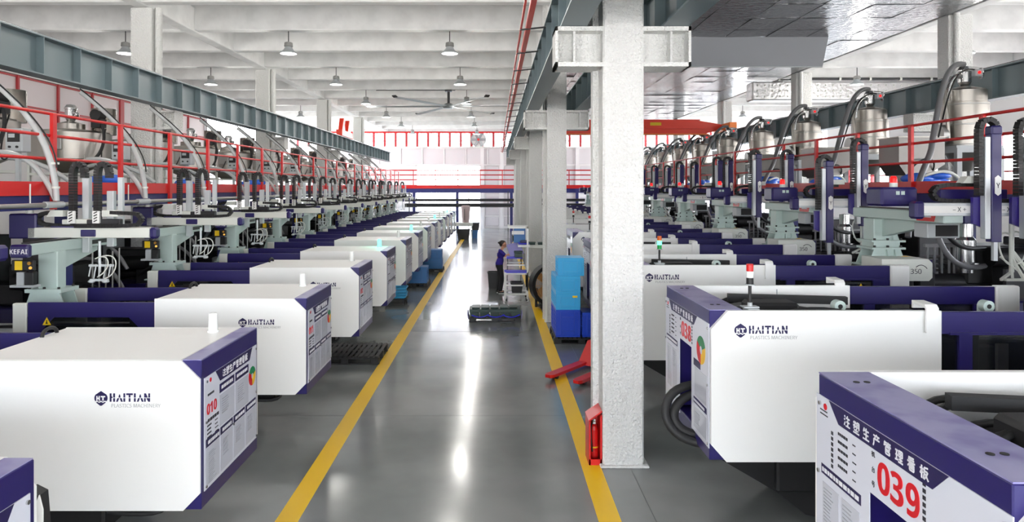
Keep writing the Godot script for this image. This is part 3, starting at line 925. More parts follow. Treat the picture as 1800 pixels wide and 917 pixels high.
func notice_board(parent: Node3D, w: float, h: float, detail: int, digits: String, open_: bool, seed_: int) -> MeshInstance3D:
	# printed management board; x to the reader's right, y up, z towards the reader
	var rng := RandomNumberGenerator.new()
	rng.seed = seed_
	var out := [Vector2(-w / 2, -h / 2), Vector2(w / 2, -h / 2), Vector2(w / 2, h / 2), Vector2(-w / 2, h / 2)]
	if open_:
		out = [Vector2(-w / 2, -h / 2), Vector2(-0.13 * w, -h / 2), Vector2(-0.13 * w, 0.2 * h), Vector2(0.15 * w, 0.2 * h), Vector2(0.15 * w, -h / 2), Vector2(w / 2, -h / 2), Vector2(w / 2, h / 2), Vector2(-w / 2, h / 2)]
	var b := part(parent, "notice_board", SB.new().prism(out, Vector3(0, 0, -0.006), Vector3.RIGHT, Vector3.UP, Vector3(0, 0, 0.006)), "board_white")
	var navy := SB.new()
	var dark := SB.new()
	var pale := SB.new()
	if open_:
		navy.prism([Vector2(-0.4 * w, 0.5 * h), Vector2(0.27 * w, 0.5 * h), Vector2(0.2 * w, 0.41 * h), Vector2(-0.33 * w, 0.41 * h)], Vector3.ZERO, Vector3.RIGHT, Vector3.UP, Vector3(0, 0, 0.003))
		for r in [[-0.46, 0.1, 0.28, 0.05], [0.2, 0.07, 0.14, 0.06], [0.2, -0.25, 0.26, 0.05]]:
			part(b, "header_bar", rect(SB.new(), r[0] * w, r[1] * h, r[2] * w, r[3] * h), "print_navy")
		for r in [[-0.45, -0.34, 0.12, 0.4], [-0.31, -0.34, 0.12, 0.4], [0.22, -0.18, 0.24, 0.24], [0.2, -0.46, 0.26, 0.18]]:
			part(b, "document_sleeve", rect(SB.new(), r[0] * w, r[1] * h, r[2] * w, r[3] * h), "sleeve")
	else:
		navy.prism([Vector2(-0.32 * w, 0.5 * h), Vector2(0.4 * w, 0.5 * h), Vector2(0.34 * w, 0.385 * h), Vector2(-0.24 * w, 0.385 * h)], Vector3.ZERO, Vector3.RIGHT, Vector3.UP, Vector3(0, 0, 0.003))
		for x in [-0.25, 0.045]:
			part(b, "header_bar", rect(SB.new(), x * w, 0.27 * h, 0.27 * w, 0.085 * h), "print_navy")
			part(b, "document_sleeve", rect(SB.new(), x * w, -0.04 * h, 0.27 * w, 0.29 * h), "sleeve")
		for i in 4:
			part(b, "header_bar", rect(SB.new(), -0.48 * w + 0.245 * w * i, -0.13 * h, 0.225 * w, 0.075 * h), "print_navy")
			part(b, "document_sleeve", rect(SB.new(), -0.48 * w + 0.245 * w * i, -0.47 * h, 0.225 * w, 0.33 * h), "sleeve")
	part(b, "title_bar", navy, "print_navy")
	pie(b, Vector3(0.4 * w, 0.2 * h, 0) if not open_ else Vector3(0.35 * w, 0.24 * h, 0), 0.075 * w if not open_ else 0.085 * w)
	if detail > 0:
		var t := SB.new()
		var ts := 0.075 * h if not open_ else 0.058 * h
		han(t, TITLE, -0.2 * w if not open_ else -0.29 * w, 0.5 * h - ts * 1.3 if not open_ else 0.425 * h, ts, 0.062 * w, false, 0.12)
		if not open_:
			lines(t, -0.22 * w, 0.315 * h, 0.2 * w, 1, 0.1, 0.03 * h, rng, 0.0)
			lines(t, 0.07 * w, 0.315 * h, 0.2 * w, 1, 0.1, 0.03 * h, rng, 0.0)
			for i in 4:
				lines(t, -0.45 * w + 0.245 * w * i, -0.092 * h, 0.17 * w, 1, 0.1, 0.03 * h, rng, 0.0)
		else:
			lines(t, -0.45 * w, 0.125 * h, 0.25 * w, 1, 0.1, 0.022 * h, rng, 0.0)
			lines(t, 0.21 * w, -0.225 * h, 0.2 * w, 1, 0.1, 0.02 * h, rng, 0.0)
		var ti := stuff(b, "title_lettering", t, "paper")
		ti.position.z = 0.003
		if open_:
			var col := SB.new()
			han(col, ["ji"], -0.115 * w, 0.37 * h, 0.028 * h, 0.05)
			han(col, ["tai"], -0.115 * w, 0.3 * h, 0.028 * h, 0.05)
			han(col, ["hao"], -0.115 * w, 0.235 * h, 0.028 * h, 0.05)
			for i in 7:
				rect(col, -0.385 * w, 0.335 * h - 0.028 * h * i, 0.014 * w, 0.018 * h)
				rect(col, 0.155 * w, 0.4 * h - 0.028 * h * i, 0.014 * w, 0.017 * h)
			for i in 5:
				lines(col, -0.335 * w, 0.365 * h - 0.04 * h * i, 0.06 * w, 1, 0.1, 0.014 * h, rng, 0.0)
				lines(col, -0.235 * w, 0.36 * h - 0.042 * h * i, 0.02 * w, 1, 0.1, 0.006 * h, rng, 0.0)
			lines(col, -0.47 * w, 0.43 * h, 0.06 * w, 2, 0.02 * h, 0.006 * h, rng, 0.2)
			stuff(b, "small_print", col, "print_dark")
			lines(pale, -0.44 * w, 0.03 * h, 0.09 * w, 18, 0.018 * h, 0.005 * h, rng)
			lines(pale, -0.3 * w, 0.03 * h, 0.09 * w, 8, 0.02 * h, 0.005 * h, rng)
			lines(pale, 0.23 * w, -0.32 * h, 0.14 * w, 6, 0.018 * h, 0.005 * h, rng)
		else:
			var col := SB.new()
			lines(col, -0.45 * w, 0.33 * h, 0.1 * w, 1, 0.05, 0.02 * h, rng, 0.0)
			lines(col, -0.45 * w, 0.1 * h, 0.16 * w, 1, 0.05, 0.028 * h, rng, 0.0)
			lines(col, -0.46 * w, 0.055 * h, 0.07 * w, 5, 0.035 * h, 0.014 * h, rng, 0.1)
			lines(col, -0.33 * w, 0.055 * h, 0.05 * w, 5, 0.035 * h, 0.008 * h, rng, 0.1)
			stuff(b, "small_print", col, "print_dark")
			for i in 4:
				lines(pale, -0.44 * w + 0.245 * w * i, -0.19 * h, 0.14 * w, 16 if i == 0 else 9, 0.018 * h, 0.006 * h, rng)
			lines(pale, -0.21 * w, 0.2 * h, 0.17 * w, 7, 0.022 * h, 0.006 * h, rng)
			lines(pale, 0.09 * w, 0.2 * h, 0.17 * w, 8, 0.022 * h, 0.006 * h, rng)
		var pl := stuff(b, "faint_print", pale, "print_grey")
		pl.position.z = 0.0022
		var lg := SB.new().cyl(Vector3(-0.405 * w, 0.455 * h, 0), Vector3(-0.405 * w, 0.455 * h, 0.003), 0.02 * h, 0.02 * h, 14) if not open_ else SB.new().cyl(Vector3(-0.43 * w, 0.455 * h, 0), Vector3(-0.43 * w, 0.455 * h, 0.003), 0.017 * h, 0.017 * h, 14)
		part(b, "round_mark", lg, "print_red")
		var bolts := SB.new()
		for p in [[-0.47, 0.46], [0.48, 0.46], [-0.48, -0.47], [0.48, -0.47], [-0.48, 0.1], [0.0, -0.13], [0.48, 0.0]]:
			if not (open_ and p[0] == 0.0):
				bolts.cyl(Vector3(p[0] * w, p[1] * h, 0), Vector3(p[0] * w, p[1] * h, 0.01), 0.012)
		stuff(b, "bolts", bolts, "chrome")
	if digits:
		if open_:
			letter(b, digits, 0.22 * h, "print_red", Vector3(0.03 * w, 0.3 * h, 0.0015), Vector3.ZERO, false, "machine_number")
		else:
			letter(b, digits, 0.16 * h, "print_red", Vector3(-0.37 * w, 0.2 * h, 0.0015), Vector3.ZERO, true, "machine_number")
	return b


func warn_sign(parent: Node3D, c: Vector3, s: float):
	var w := part(parent, "warning_sign", SB.new().prism([Vector2(-s, -s * 0.8), Vector2(s, -s * 0.8), Vector2(0, s)], c, Vector3.RIGHT, Vector3.UP, Vector3(0, 0, 0.004)), "warn_yellow")
	part(w, "sign_symbol", SB.new().box(c + Vector3(0, 0, 0.004), Vector3(s * 0.2, s * 0.7, 0.003)).prism([Vector2(-s * 0.3, -s * 0.5), Vector2(s * 0.3, -s * 0.5), Vector2(0, s * 0.1)], c, Vector3.RIGHT, Vector3.UP, Vector3(0, 0, 0.006)), "black")


const LD := 0.675   # half depth of a left machine


func make_left_machine(detail: int, digits: String) -> Node3D:
	# end face at x 0, machine runs to -x
	var o := thing("moulding_machine", "", "machine", Vector3.ZERO, 0.0, "left machine row")
	part(o, "housing", SB.new().box(Vector3(-1.045, 1.18, 0), Vector3(1.77, 1.22, 2 * LD - 0.04), 0.02), "white_paint")
	for s in [1, -1]:
		part(o, "side_plate", SB.new().prism([Vector2(-1.93, 0.57), Vector2(-0.14, 0.57), Vector2(-0.003, 0.71), Vector2(-0.003, 1.64), Vector2(-0.157, 1.79), Vector2(-1.93, 1.79)], Vector3(0, 0, s * LD - (0.02 if s > 0 else 0.0)), Vector3.RIGHT, Vector3.UP, Vector3(0, 0, 0.02)), "white_paint")
	part(o, "end_cap", SB.new().box(Vector3(-0.079, 1.18, 0), Vector3(0.158, 1.22, 2 * LD - 0.042), 0.006), "navy")
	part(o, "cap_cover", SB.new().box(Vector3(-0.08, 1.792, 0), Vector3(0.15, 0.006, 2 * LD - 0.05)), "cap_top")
	brand(o, -0.86, 1.46, LD + 0.001, 0.068)
	var bd := notice_board(o, 1.22, 0.93, detail, digits, false, 5)
	bd.position = Vector3(0.008, 1.165, 0)
	bd.rotation.y = PI / 2
	part(o, "roof_handle", SB.new().tube(bez(Vector3(-1.87, 1.79, -0.2), Vector3(-1.87, 1.88, -0.2), Vector3(-1.87, 1.88, -0.42), Vector3(-1.87, 1.79, -0.42), 8), 0.018, 6), "black")
	part(o, "beacon", SB.new().lathe([Vector2(0.055, 0), Vector2(0.055, 0.02), Vector2(0.045, 0.022), Vector2(0.043, 0.17), Vector2(0.036, 0.185), Vector2(0, 0.19)], Vector3(-0.36, 1.79, -0.45), 14), "lamp_shell")
	# sliding guards with smoked windows, front and back
	for s in [1, -1]:
		var z: float = s * (LD - 0.035)
		var g := SB.new()
		g.box(Vector3(-2.74, 1.645, z), Vector3(1.62, 0.19, 0.05), 0.005)
		g.box(Vector3(-2.74, 0.72, z), Vector3(1.62, 0.28, 0.05), 0.005)
		g.box(Vector3(-2.03, 1.2, z), Vector3(0.2, 0.72, 0.05))
		g.box(Vector3(-3.45, 1.2, z), Vector3(0.2, 0.72, 0.05))
		for e in [-3.35, -2.13]:
			var k := signf(-2.74 - e)
			g.prism([Vector2(e, 1.56), Vector2(e + k * 0.14, 1.56), Vector2(e, 1.42)], Vector3(0, 0, z - 0.025), Vector3.RIGHT, Vector3.UP, Vector3(0, 0, 0.05))
		var gd := part(o, "sliding_guard", g, "navy")
		part(gd, "guard_window", SB.new().box(Vector3(-2.74, 1.2, z), Vector3(1.24, 0.74, 0.008)), "smoked_pane")
		part(o, "fixed_post", SB.new().box(Vector3(-3.65, 1.17, z), Vector3(0.18, 1.12, 0.07), 0.01), "off_white")
		if s > 0:
			warn_sign(o, Vector3(-3.3, 1.5, z + 0.03), 0.055)
	var cl := SB.new()   # clamp: platens and tie bars between the guards
	cl.box(Vector3(-2.25, 1.15, 0), Vector3(0.28, 0.85, 0.85), 0.02).box(Vector3(-3.75, 1.06, 0), Vector3(0.26, 0.83, 0.95), 0.02)
	cl.box(Vector3(-2.55, 1.1, 0), Vector3(0.26, 0.5, 0.5), 0.01).box(Vector3(-3.48, 1.1, 0), Vector3(0.26, 0.5, 0.5), 0.01)
	stuff(o, "platens", cl, "iron")
	for y in [0.85, 1.4]:
		for z in [-0.34, 0.34]:
			part(o, "tie_bar", SB.new().cyl(Vector3(-2.0, y, z), Vector3(-3.7, y, z), 0.035, 0.035, 8), "chrome")
	var bs := SB.new()
	bs.box(Vector3(-4.1, 0.42, 0), Vector3(6.4, 0.28, 0.95), 0.02)
	for x in [-1.5, -3.4, -5.3, -7.0]:
		bs.box(Vector3(x, 0.14, 0), Vector3(0.5, 0.28, 1.0), 0.02)
	bs.box(Vector3(-0.75, 0.48, 0.1), Vector3(0.5, 0.16, 0.5), 0.02)
	part(o, "bed", bs, "black")
	part(o, "hose", SB.new().tube(bez(Vector3(-0.45, 0.56, 0.3), Vector3(-0.35, 0.36, 0.35), Vector3(-0.6, 0.4, 0.4), Vector3(-1.0, 0.45, 0.42), 8), 0.025, 6), "rubber")
	part(o, "hose", SB.new().tube(bez(Vector3(-0.5, 0.56, -0.3), Vector3(-0.3, 0.34, -0.3), Vector3(-0.6, 0.3, -0.3), Vector3(-1.2, 0.45, -0.42), 8), 0.03, 6), "rubber")
	# injection end under the mezzanine
	part(o, "injection_cover", SB.new().box(Vector3(-4.75, 1.12, 0.0), Vector3(1.3, 0.34, 0.62), 0.03), "light_grey")
	part(o, "injection_base", SB.new().box(Vector3(-5.4, 0.78, 0), Vector3(3.1, 0.5, 0.9), 0.02), "navy")
	part(o, "barrel", SB.new().cyl(Vector3(-3.9, 1.22, 0), Vector3(-6.6, 1.22, 0), 0.1, 0.1, 12).box(Vector3(-5.6, 1.22, 0), Vector3(0.4, 0.5, 0.55), 0.02).box(Vector3(-6.6, 1.25, 0), Vector3(0.7, 0.4, 0.5), 0.03), "iron")
	part(o, "power_cabinet", SB.new().box(Vector3(-7.6, 1.3, 0), Vector3(1.1, 2.0, 1.25), 0.02), "iron")
	part(o, "injection_carriage", SB.new().box(Vector3(-5.9, 1.55, -0.1), Vector3(1.2, 0.5, 0.7), 0.03).cyl(Vector3(-5.5, 1.5, 0.3), Vector3(-6.3, 1.5, 0.3), 0.16, 0.16, 14), "black")
	part(o, "hose", SB.new().tube(bez(Vector3(-4.4, 1.7, 0.1), Vector3(-4.7, 2.4, 0.2), Vector3(-5.3, 2.5, 0.2), Vector3(-5.7, 1.8, 0.0), 12), 0.035, 8), "hose_grey")
	part(o, "hose", SB.new().tube(bez(Vector3(-4.3, 1.3, 0.35), Vector3(-4.5, 1.9, 0.5), Vector3(-5.0, 2.1, 0.3), Vector3(-5.6, 1.75, 0.2), 12), 0.035, 8), "hose_grey")
	var hs := SB.new()
	for k in 4:
		hs.tube(bez(Vector3(-4.2, 1.02 + 0.1 * k, 0.38), Vector3(-4.6, 1.5, 0.5 - 0.1 * k), Vector3(-5.2, 1.7 - 0.15 * k, 0.45), Vector3(-5.7, 1.2, 0.35 - 0.1 * k), 8), 0.022, 6)
	stuff(o, "hydraulic_hoses", hs, "rubber")
	var rods := SB.new()
	for k in 5:
		rods.cyl(Vector3(-4.35 - 0.12 * k, 1.25, 0.46), Vector3(-4.35 - 0.12 * k, 2.12 - 0.06 * (k % 3), 0.46), 0.016, 0.016, 6)
	stuff(o, "water_pipes", rods, "dull_steel")
	return o


func make_left_robot() -> Node3D:
	# pick-and-place robot on the fixed platen: column, traverse beam along z, stroke beam along x, two vertical arms
	var o := thing("take_out_robot", "", "robot", Vector3.ZERO, 0.0, "left take-out robots")
	var ba := SB.new()
	ba.prism([Vector2(-0.3, 0), Vector2(0.3, 0), Vector2(0.2, 0.28), Vector2(-0.2, 0.28)], Vector3(0, 0, 0.14), Vector3.RIGHT, Vector3.UP, Vector3(0, 0, 0.02))
	ba.prism([Vector2(-0.3, 0), Vector2(0.3, 0), Vector2(0.2, 0.28), Vector2(-0.2, 0.28)], Vector3(0, 0, -0.16), Vector3.RIGHT, Vector3.UP, Vector3(0, 0, 0.02))
	ba.box(Vector3(0.03, 0.14, 0), Vector3(0.02, 0.28, 0.3)).box(Vector3(0, 0.01, 0), Vector3(0.66, 0.02, 0.46)).box(Vector3(0, 0.29, 0), Vector3(0.5, 0.025, 0.4))
	part(o, "base", ba, "robot_green")
	part(o, "column", SB.new().box(Vector3(0, 0.57, 0), Vector3(0.27, 0.54, 0.2), 0.012).box(Vector3(0, 0.315, 0), Vector3(0.5, 0.025, 0.4)), "robot_green")
	var bo := SB.new()
	for x in [-0.2, 0.0, 0.2]:
		for z in [-0.15, 0.17]:
			bo.cyl(Vector3(x, 0.32, z), Vector3(x, 0.355, z), 0.018, 0.018, 6)
	stuff(o, "bolts", bo, "black")
	var tv := SB.new()
	tv.box(Vector3(0, 0.9, -0.35), Vector3(0.2, 0.15, 1.9), 0.01)
	tv.prism([Vector2(-0.13, 0.83), Vector2(-1.0, 0.83), Vector2(-1.0, 0.76), Vector2(-0.13, 0.56)], Vector3(-0.05, 0, 0), Vector3(0, 0, 1), Vector3.UP, Vector3(0.1, 0, 0))
	part(o, "traverse_beam", tv, "robot_green")
	part(o, "slide_rail", SB.new().box(Vector3(0, 0.985, -0.3), Vector3(0.1, 0.02, 1.7)).box(Vector3(0.11, 0.9, -0.9), Vector3(0.03, 0.06, 0.6)), "iron")
	var cap := part(o, "beam_cap", SB.new().box(Vector3(0, 0.89, 0.63), Vector3(0.24, 0.17, 0.1), 0.02), "navy")
	letter(cap, "KEFAI", 0.085, "paper", Vector3(0, 0.885, 0.6805), Vector3.ZERO, true)
	# air service unit on the column
	var au := part(o, "air_unit", SB.new().box(Vector3(-0.12, 0.68, 0.4), Vector3(0.3, 0.14, 0.06), 0.01).box(Vector3(-0.05, 0.5, 0.36), Vector3(0.12, 0.18, 0.1), 0.01), "black")
	part(au, "yellow_label", SB.new().box(Vector3(-0.17, 0.68, 0.432), Vector3(0.1, 0.12, 0.004)), "warn_yellow")
	part(au, "gauge", SB.new().cyl(Vector3(-0.02, 0.71, 0.43), Vector3(-0.02, 0.71, 0.45), 0.024).cyl(Vector3(-0.02, 0.65, 0.41), Vector3(0.0, 0.65, 0.45), 0.02), "brass")
	part(au, "shelf", SB.new().box(Vector3(-0.13, 0.4, 0.36), Vector3(0.32, 0.03, 0.14)).box(Vector3(-0.17, 0.5, 0.36), Vector3(0.1, 0.17, 0.08)), "light_grey")
	# stroke beam
	var sz := -0.42
	var sb := part(o, "stroke_beam", SB.new().box(Vector3(0.3, 1.065, sz), Vector3(1.76, 0.15, 0.16), 0.008), "off_white")
	part(sb, "beam_centre", SB.new().box(Vector3(0.3, 1.06, sz + 0.082), Vector3(0.22, 0.1, 0.02), 0.01).box(Vector3(0.3, 1.15, sz), Vector3(1.1, 0.02, 0.14)), "navy")
	part(sb, "end_cap", SB.new().box(Vector3(1.22, 1.06, sz), Vector3(0.1, 0.16, 0.17), 0.03), "navy")
	part(o, "motor_box", SB.new().box(Vector3(-0.66, 1.16, sz - 0.02), Vector3(0.4, 0.36, 0.2), 0.02), "navy")
	var rb := part(o, "alarm_lamp", SB.new().lathe([Vector2(0.045, 0.03), Vector2(0.043, 0.1), Vector2(0.03, 0.125), Vector2(0, 0.13)], Vector3(-0.6, 1.36, sz), 12), "red_glow")
	part(rb, "lamp_foot", SB.new().cyl(Vector3(-0.6, 1.33, sz), Vector3(-0.6, 1.39, sz), 0.05), "off_white")
	part(o, "cable_chain", SB.new().links([Vector3(0.7, 1.17, sz), Vector3(-0.25, 1.17, sz), Vector3(-0.42, 1.19, sz), Vector3(-0.5, 1.26, sz), Vector3(-0.44, 1.33, sz), Vector3(-0.3, 1.36, sz), Vector3(-0.1, 1.36, sz)], 0.09, 0.05, 0.05, Vector3(0, 0, 1)).links([Vector3(0.1, 1.16, sz + 0.05), Vector3(0.7, 1.16, sz + 0.05), Vector3(1.0, 1.18, sz + 0.05), Vector3(1.07, 1.26, sz + 0.05), Vector3(1.0, 1.34, sz + 0.05), Vector3(0.6, 1.36, sz + 0.05)], 0.09, 0.05, 0.05, Vector3(0, 0, 1)), "black")
	part(o, "cable_tray", SB.new().prism([Vector2(-0.22, 0), Vector2(0.02, 0), Vector2(0.02, 0.09), Vector2(-0.16, 0.09)], Vector3(-0.08, 1.3, sz - 0.05), Vector3.RIGHT, Vector3.UP, Vector3(0, 0, 0.14)).prism([Vector2(0, 0), Vector2(0.24, 0), Vector2(0.2, 0.09), Vector2(0, 0.09)], Vector3(0.5, 1.3, sz - 0.05), Vector3.RIGHT, Vector3.UP, Vector3(0, 0, 0.14)), "off_white")
	for k in 2:
		var x: float = 0.16 if k == 0 else 0.52
		var am := part(o, "vertical_arm", SB.new().box(Vector3(x, 1.32 - 0.06 * k, sz - 0.13), Vector3(0.1, 1.12 - 0.3 * k, 0.09), 0.006).box(Vector3(x + (0.13 if k else 0.0), 1.47, sz - 0.15), Vector3(0.07, 0.8, 0.06)), "silver")
		var cx := x - 0.1
		part(am, "arm_chain", SB.new().links([Vector3(cx - 0.04, 1.2, sz - 0.02), Vector3(cx - 0.04, 1.94, sz - 0.02), Vector3(cx - 0.02, 2.03, sz - 0.02), Vector3(cx + 0.05, 2.07, sz - 0.02), Vector3(cx + 0.11, 2.03, sz - 0.02), Vector3(cx + 0.13, 1.94, sz - 0.02), Vector3(cx + 0.13, 1.85, sz - 0.02)], 0.1, 0.075, 0.04, Vector3(0, 0, 1)), "black")
		var vc := part(am, "vented_cover", SB.new().box(Vector3(cx - 0.02, 1.29, sz + 0.05), Vector3(0.1, 0.18, 0.05), 0.006), "white_paint")
		vc.set_meta("label", "white cover with slanted vent slots")
		var sl := SB.new()
		for i in 4:
			sl.bar(Vector3(cx - 0.045, 1.225 + 0.04 * i, sz + 0.077), Vector3(cx + 0.005, 1.25 + 0.04 * i, sz + 0.077), 0.004, 0.014, Vector3(-0.45, 0.9, 0))
		stuff(am, "vent_slots", sl, "black")
		part(o, "carriage", SB.new().box(Vector3(x + 0.05, 1.2, sz - 0.03), Vector3(0.3, 0.12, 0.1), 0.01).box(Vector3(x - 0.2, 1.22, sz + 0.02), Vector3(0.12, 0.07, 0.08), 0.01), "iron" if k else "off_white")
	# gripper below the second arm
	var gp := SB.new()
	gp.cyl(Vector3(0.5, 0.95, sz + 0.14), Vector3(0.5, 0.5, sz + 0.14), 0.02, 0.02, 8).bar(Vector3(0.35, 0.6, sz + 0.14), Vector3(0.7, 0.6, sz + 0.14), 0.03, 0.03).bar(Vector3(0.4, 0.4, sz + 0.2), Vector3(0.66, 0.4, sz + 0.2), 0.03, 0.03)
	for i in 5:
		gp.cyl(Vector3(0.38 + 0.07 * i, 0.62, sz + 0.14), Vector3(0.38 + 0.07 * i, 0.45 - 0.03 * (i % 2), sz + 0.2), 0.01, 0.01, 6)
	gp.ball(Vector3(0.42, 0.38, sz + 0.2), Vector3(0.05, 0.025, 0.05)).ball(Vector3(0.62, 0.38, sz + 0.2), Vector3(0.05, 0.025, 0.05))
	var gr := part(o, "gripper", gp, "silver")
	part(gr, "air_tubes", SB.new().tube(bez(Vector3(0.5, 0.72, sz + 0.16), Vector3(0.85, 0.85, sz + 0.16), Vector3(0.8, 0.45, sz + 0.2), Vector3(0.6, 0.42, sz + 0.2)), 0.009, 6).tube(bez(Vector3(0.45, 0.7, sz + 0.16), Vector3(0.7, 0.82, sz + 0.2), Vector3(0.72, 0.55, sz + 0.2), Vector3(0.5, 0.44, sz + 0.2)), 0.009, 6), "off_white")
	return o


func loader(sb: SB, c: Vector3, k := 1.0):   # vacuum loader head on a dryer
	sb.lathe([Vector2(0.05, 0), Vector2(0.13, 0.12), Vector2(0.13, 0.34), Vector2(0.15, 0.35), Vector2(0.15, 0.38), Vector2(0.1, 0.46), Vector2(0, 0.48)].map(func(p): return p * k), c, 16)


func make_left_dryer() -> Node3D:
	# blending hopper with loader head and steel side box, origin on the deck
	var o := thing("hopper_dryer", "", "dryer", Vector3.ZERO, 0.0, "left hopper dryers")
	part(o, "vessel", SB.new().lathe([Vector2(0.12, 0.26), Vector2(0.2, 0.28), Vector2(0.78, 0.58), Vector2(0.82, 0.62), Vector2(0.82, 1.2), Vector2(0.79, 1.24), Vector2(0.3, 1.3), Vector2(0, 1.3)], Vector3.ZERO, 28), "steel")
	part(o, "neck", SB.new().lathe([Vector2(0.3, 1.28), Vector2(0.3, 1.42), Vector2(0.22, 1.44), Vector2(0.1, 1.48), Vector2(0, 1.48)], Vector3.ZERO, 18), "steel")
	part(o, "drying_drum", SB.new().cyl(Vector3(0.55, 1.2, -0.35), Vector3(0.55, 1.8, -0.35), 0.26, 0.26, 20), "dark_steel")
	var ld := SB.new()
	loader(ld, Vector3(0.0, 1.44, 0), 0.9)
	ld.cyl(Vector3(0.05, 1.7, 0.05), Vector3(0.22, 1.62, 0.08), 0.03).ball(Vector3(0.2, 1.62, 0.1), Vector3(0.05, 0.07, 0.05))
	part(o, "loader_head", ld, "chrome")
	part(o, "hatch", SB.new().box(Vector3(0.1, 0.95, 0.8), Vector3(0.4, 0.3, 0.06), 0.01), "dull_steel")
	var st := SB.new()
	for x in [-0.6, 0.6]:
		for z in [-0.5, 0.5]:
			st.box(Vector3(x, 0.35, z), Vector3(0.06, 0.7, 0.06))
	st.box(Vector3(0, 0.28, 0), Vector3(1.2, 0.05, 1.1))
	part(o, "stand", st, "off_white")
	part(o, "blower", SB.new().cyl(Vector3(0.75, 1.6, 0.1), Vector3(0.75, 1.6, 0.35), 0.12).box(Vector3(0.75, 1.42, 0.2), Vector3(0.2, 0.2, 0.26)), "black")
	part(o, "hose", SB.new().tube(bez(Vector3(0.3, 0.3, 0.4), Vector3(0.9, 0.6, 0.6), Vector3(1.5, 0.6, 0.5), Vector3(2.0, 0.1, 0.2)), 0.04, 8), "hose_clear")
	part(o, "hose", SB.new().tube(bez(Vector3(0.75, 1.5, 0.2), Vector3(1.1, 1.2, 0.4), Vector3(1.1, 0.5, 0.6), Vector3(0.7, 0.5, 0.8)), 0.035, 8), "rubber")
	part(o, "cables", SB.new().tube(bez(Vector3(0.85, 1.3, 0.1), Vector3(0.9, 0.3, 0.6), Vector3(1.2, 0.3, 0.7), Vector3(1.3, 0.8, 0.5)), 0.015, 6), "black")
	return o


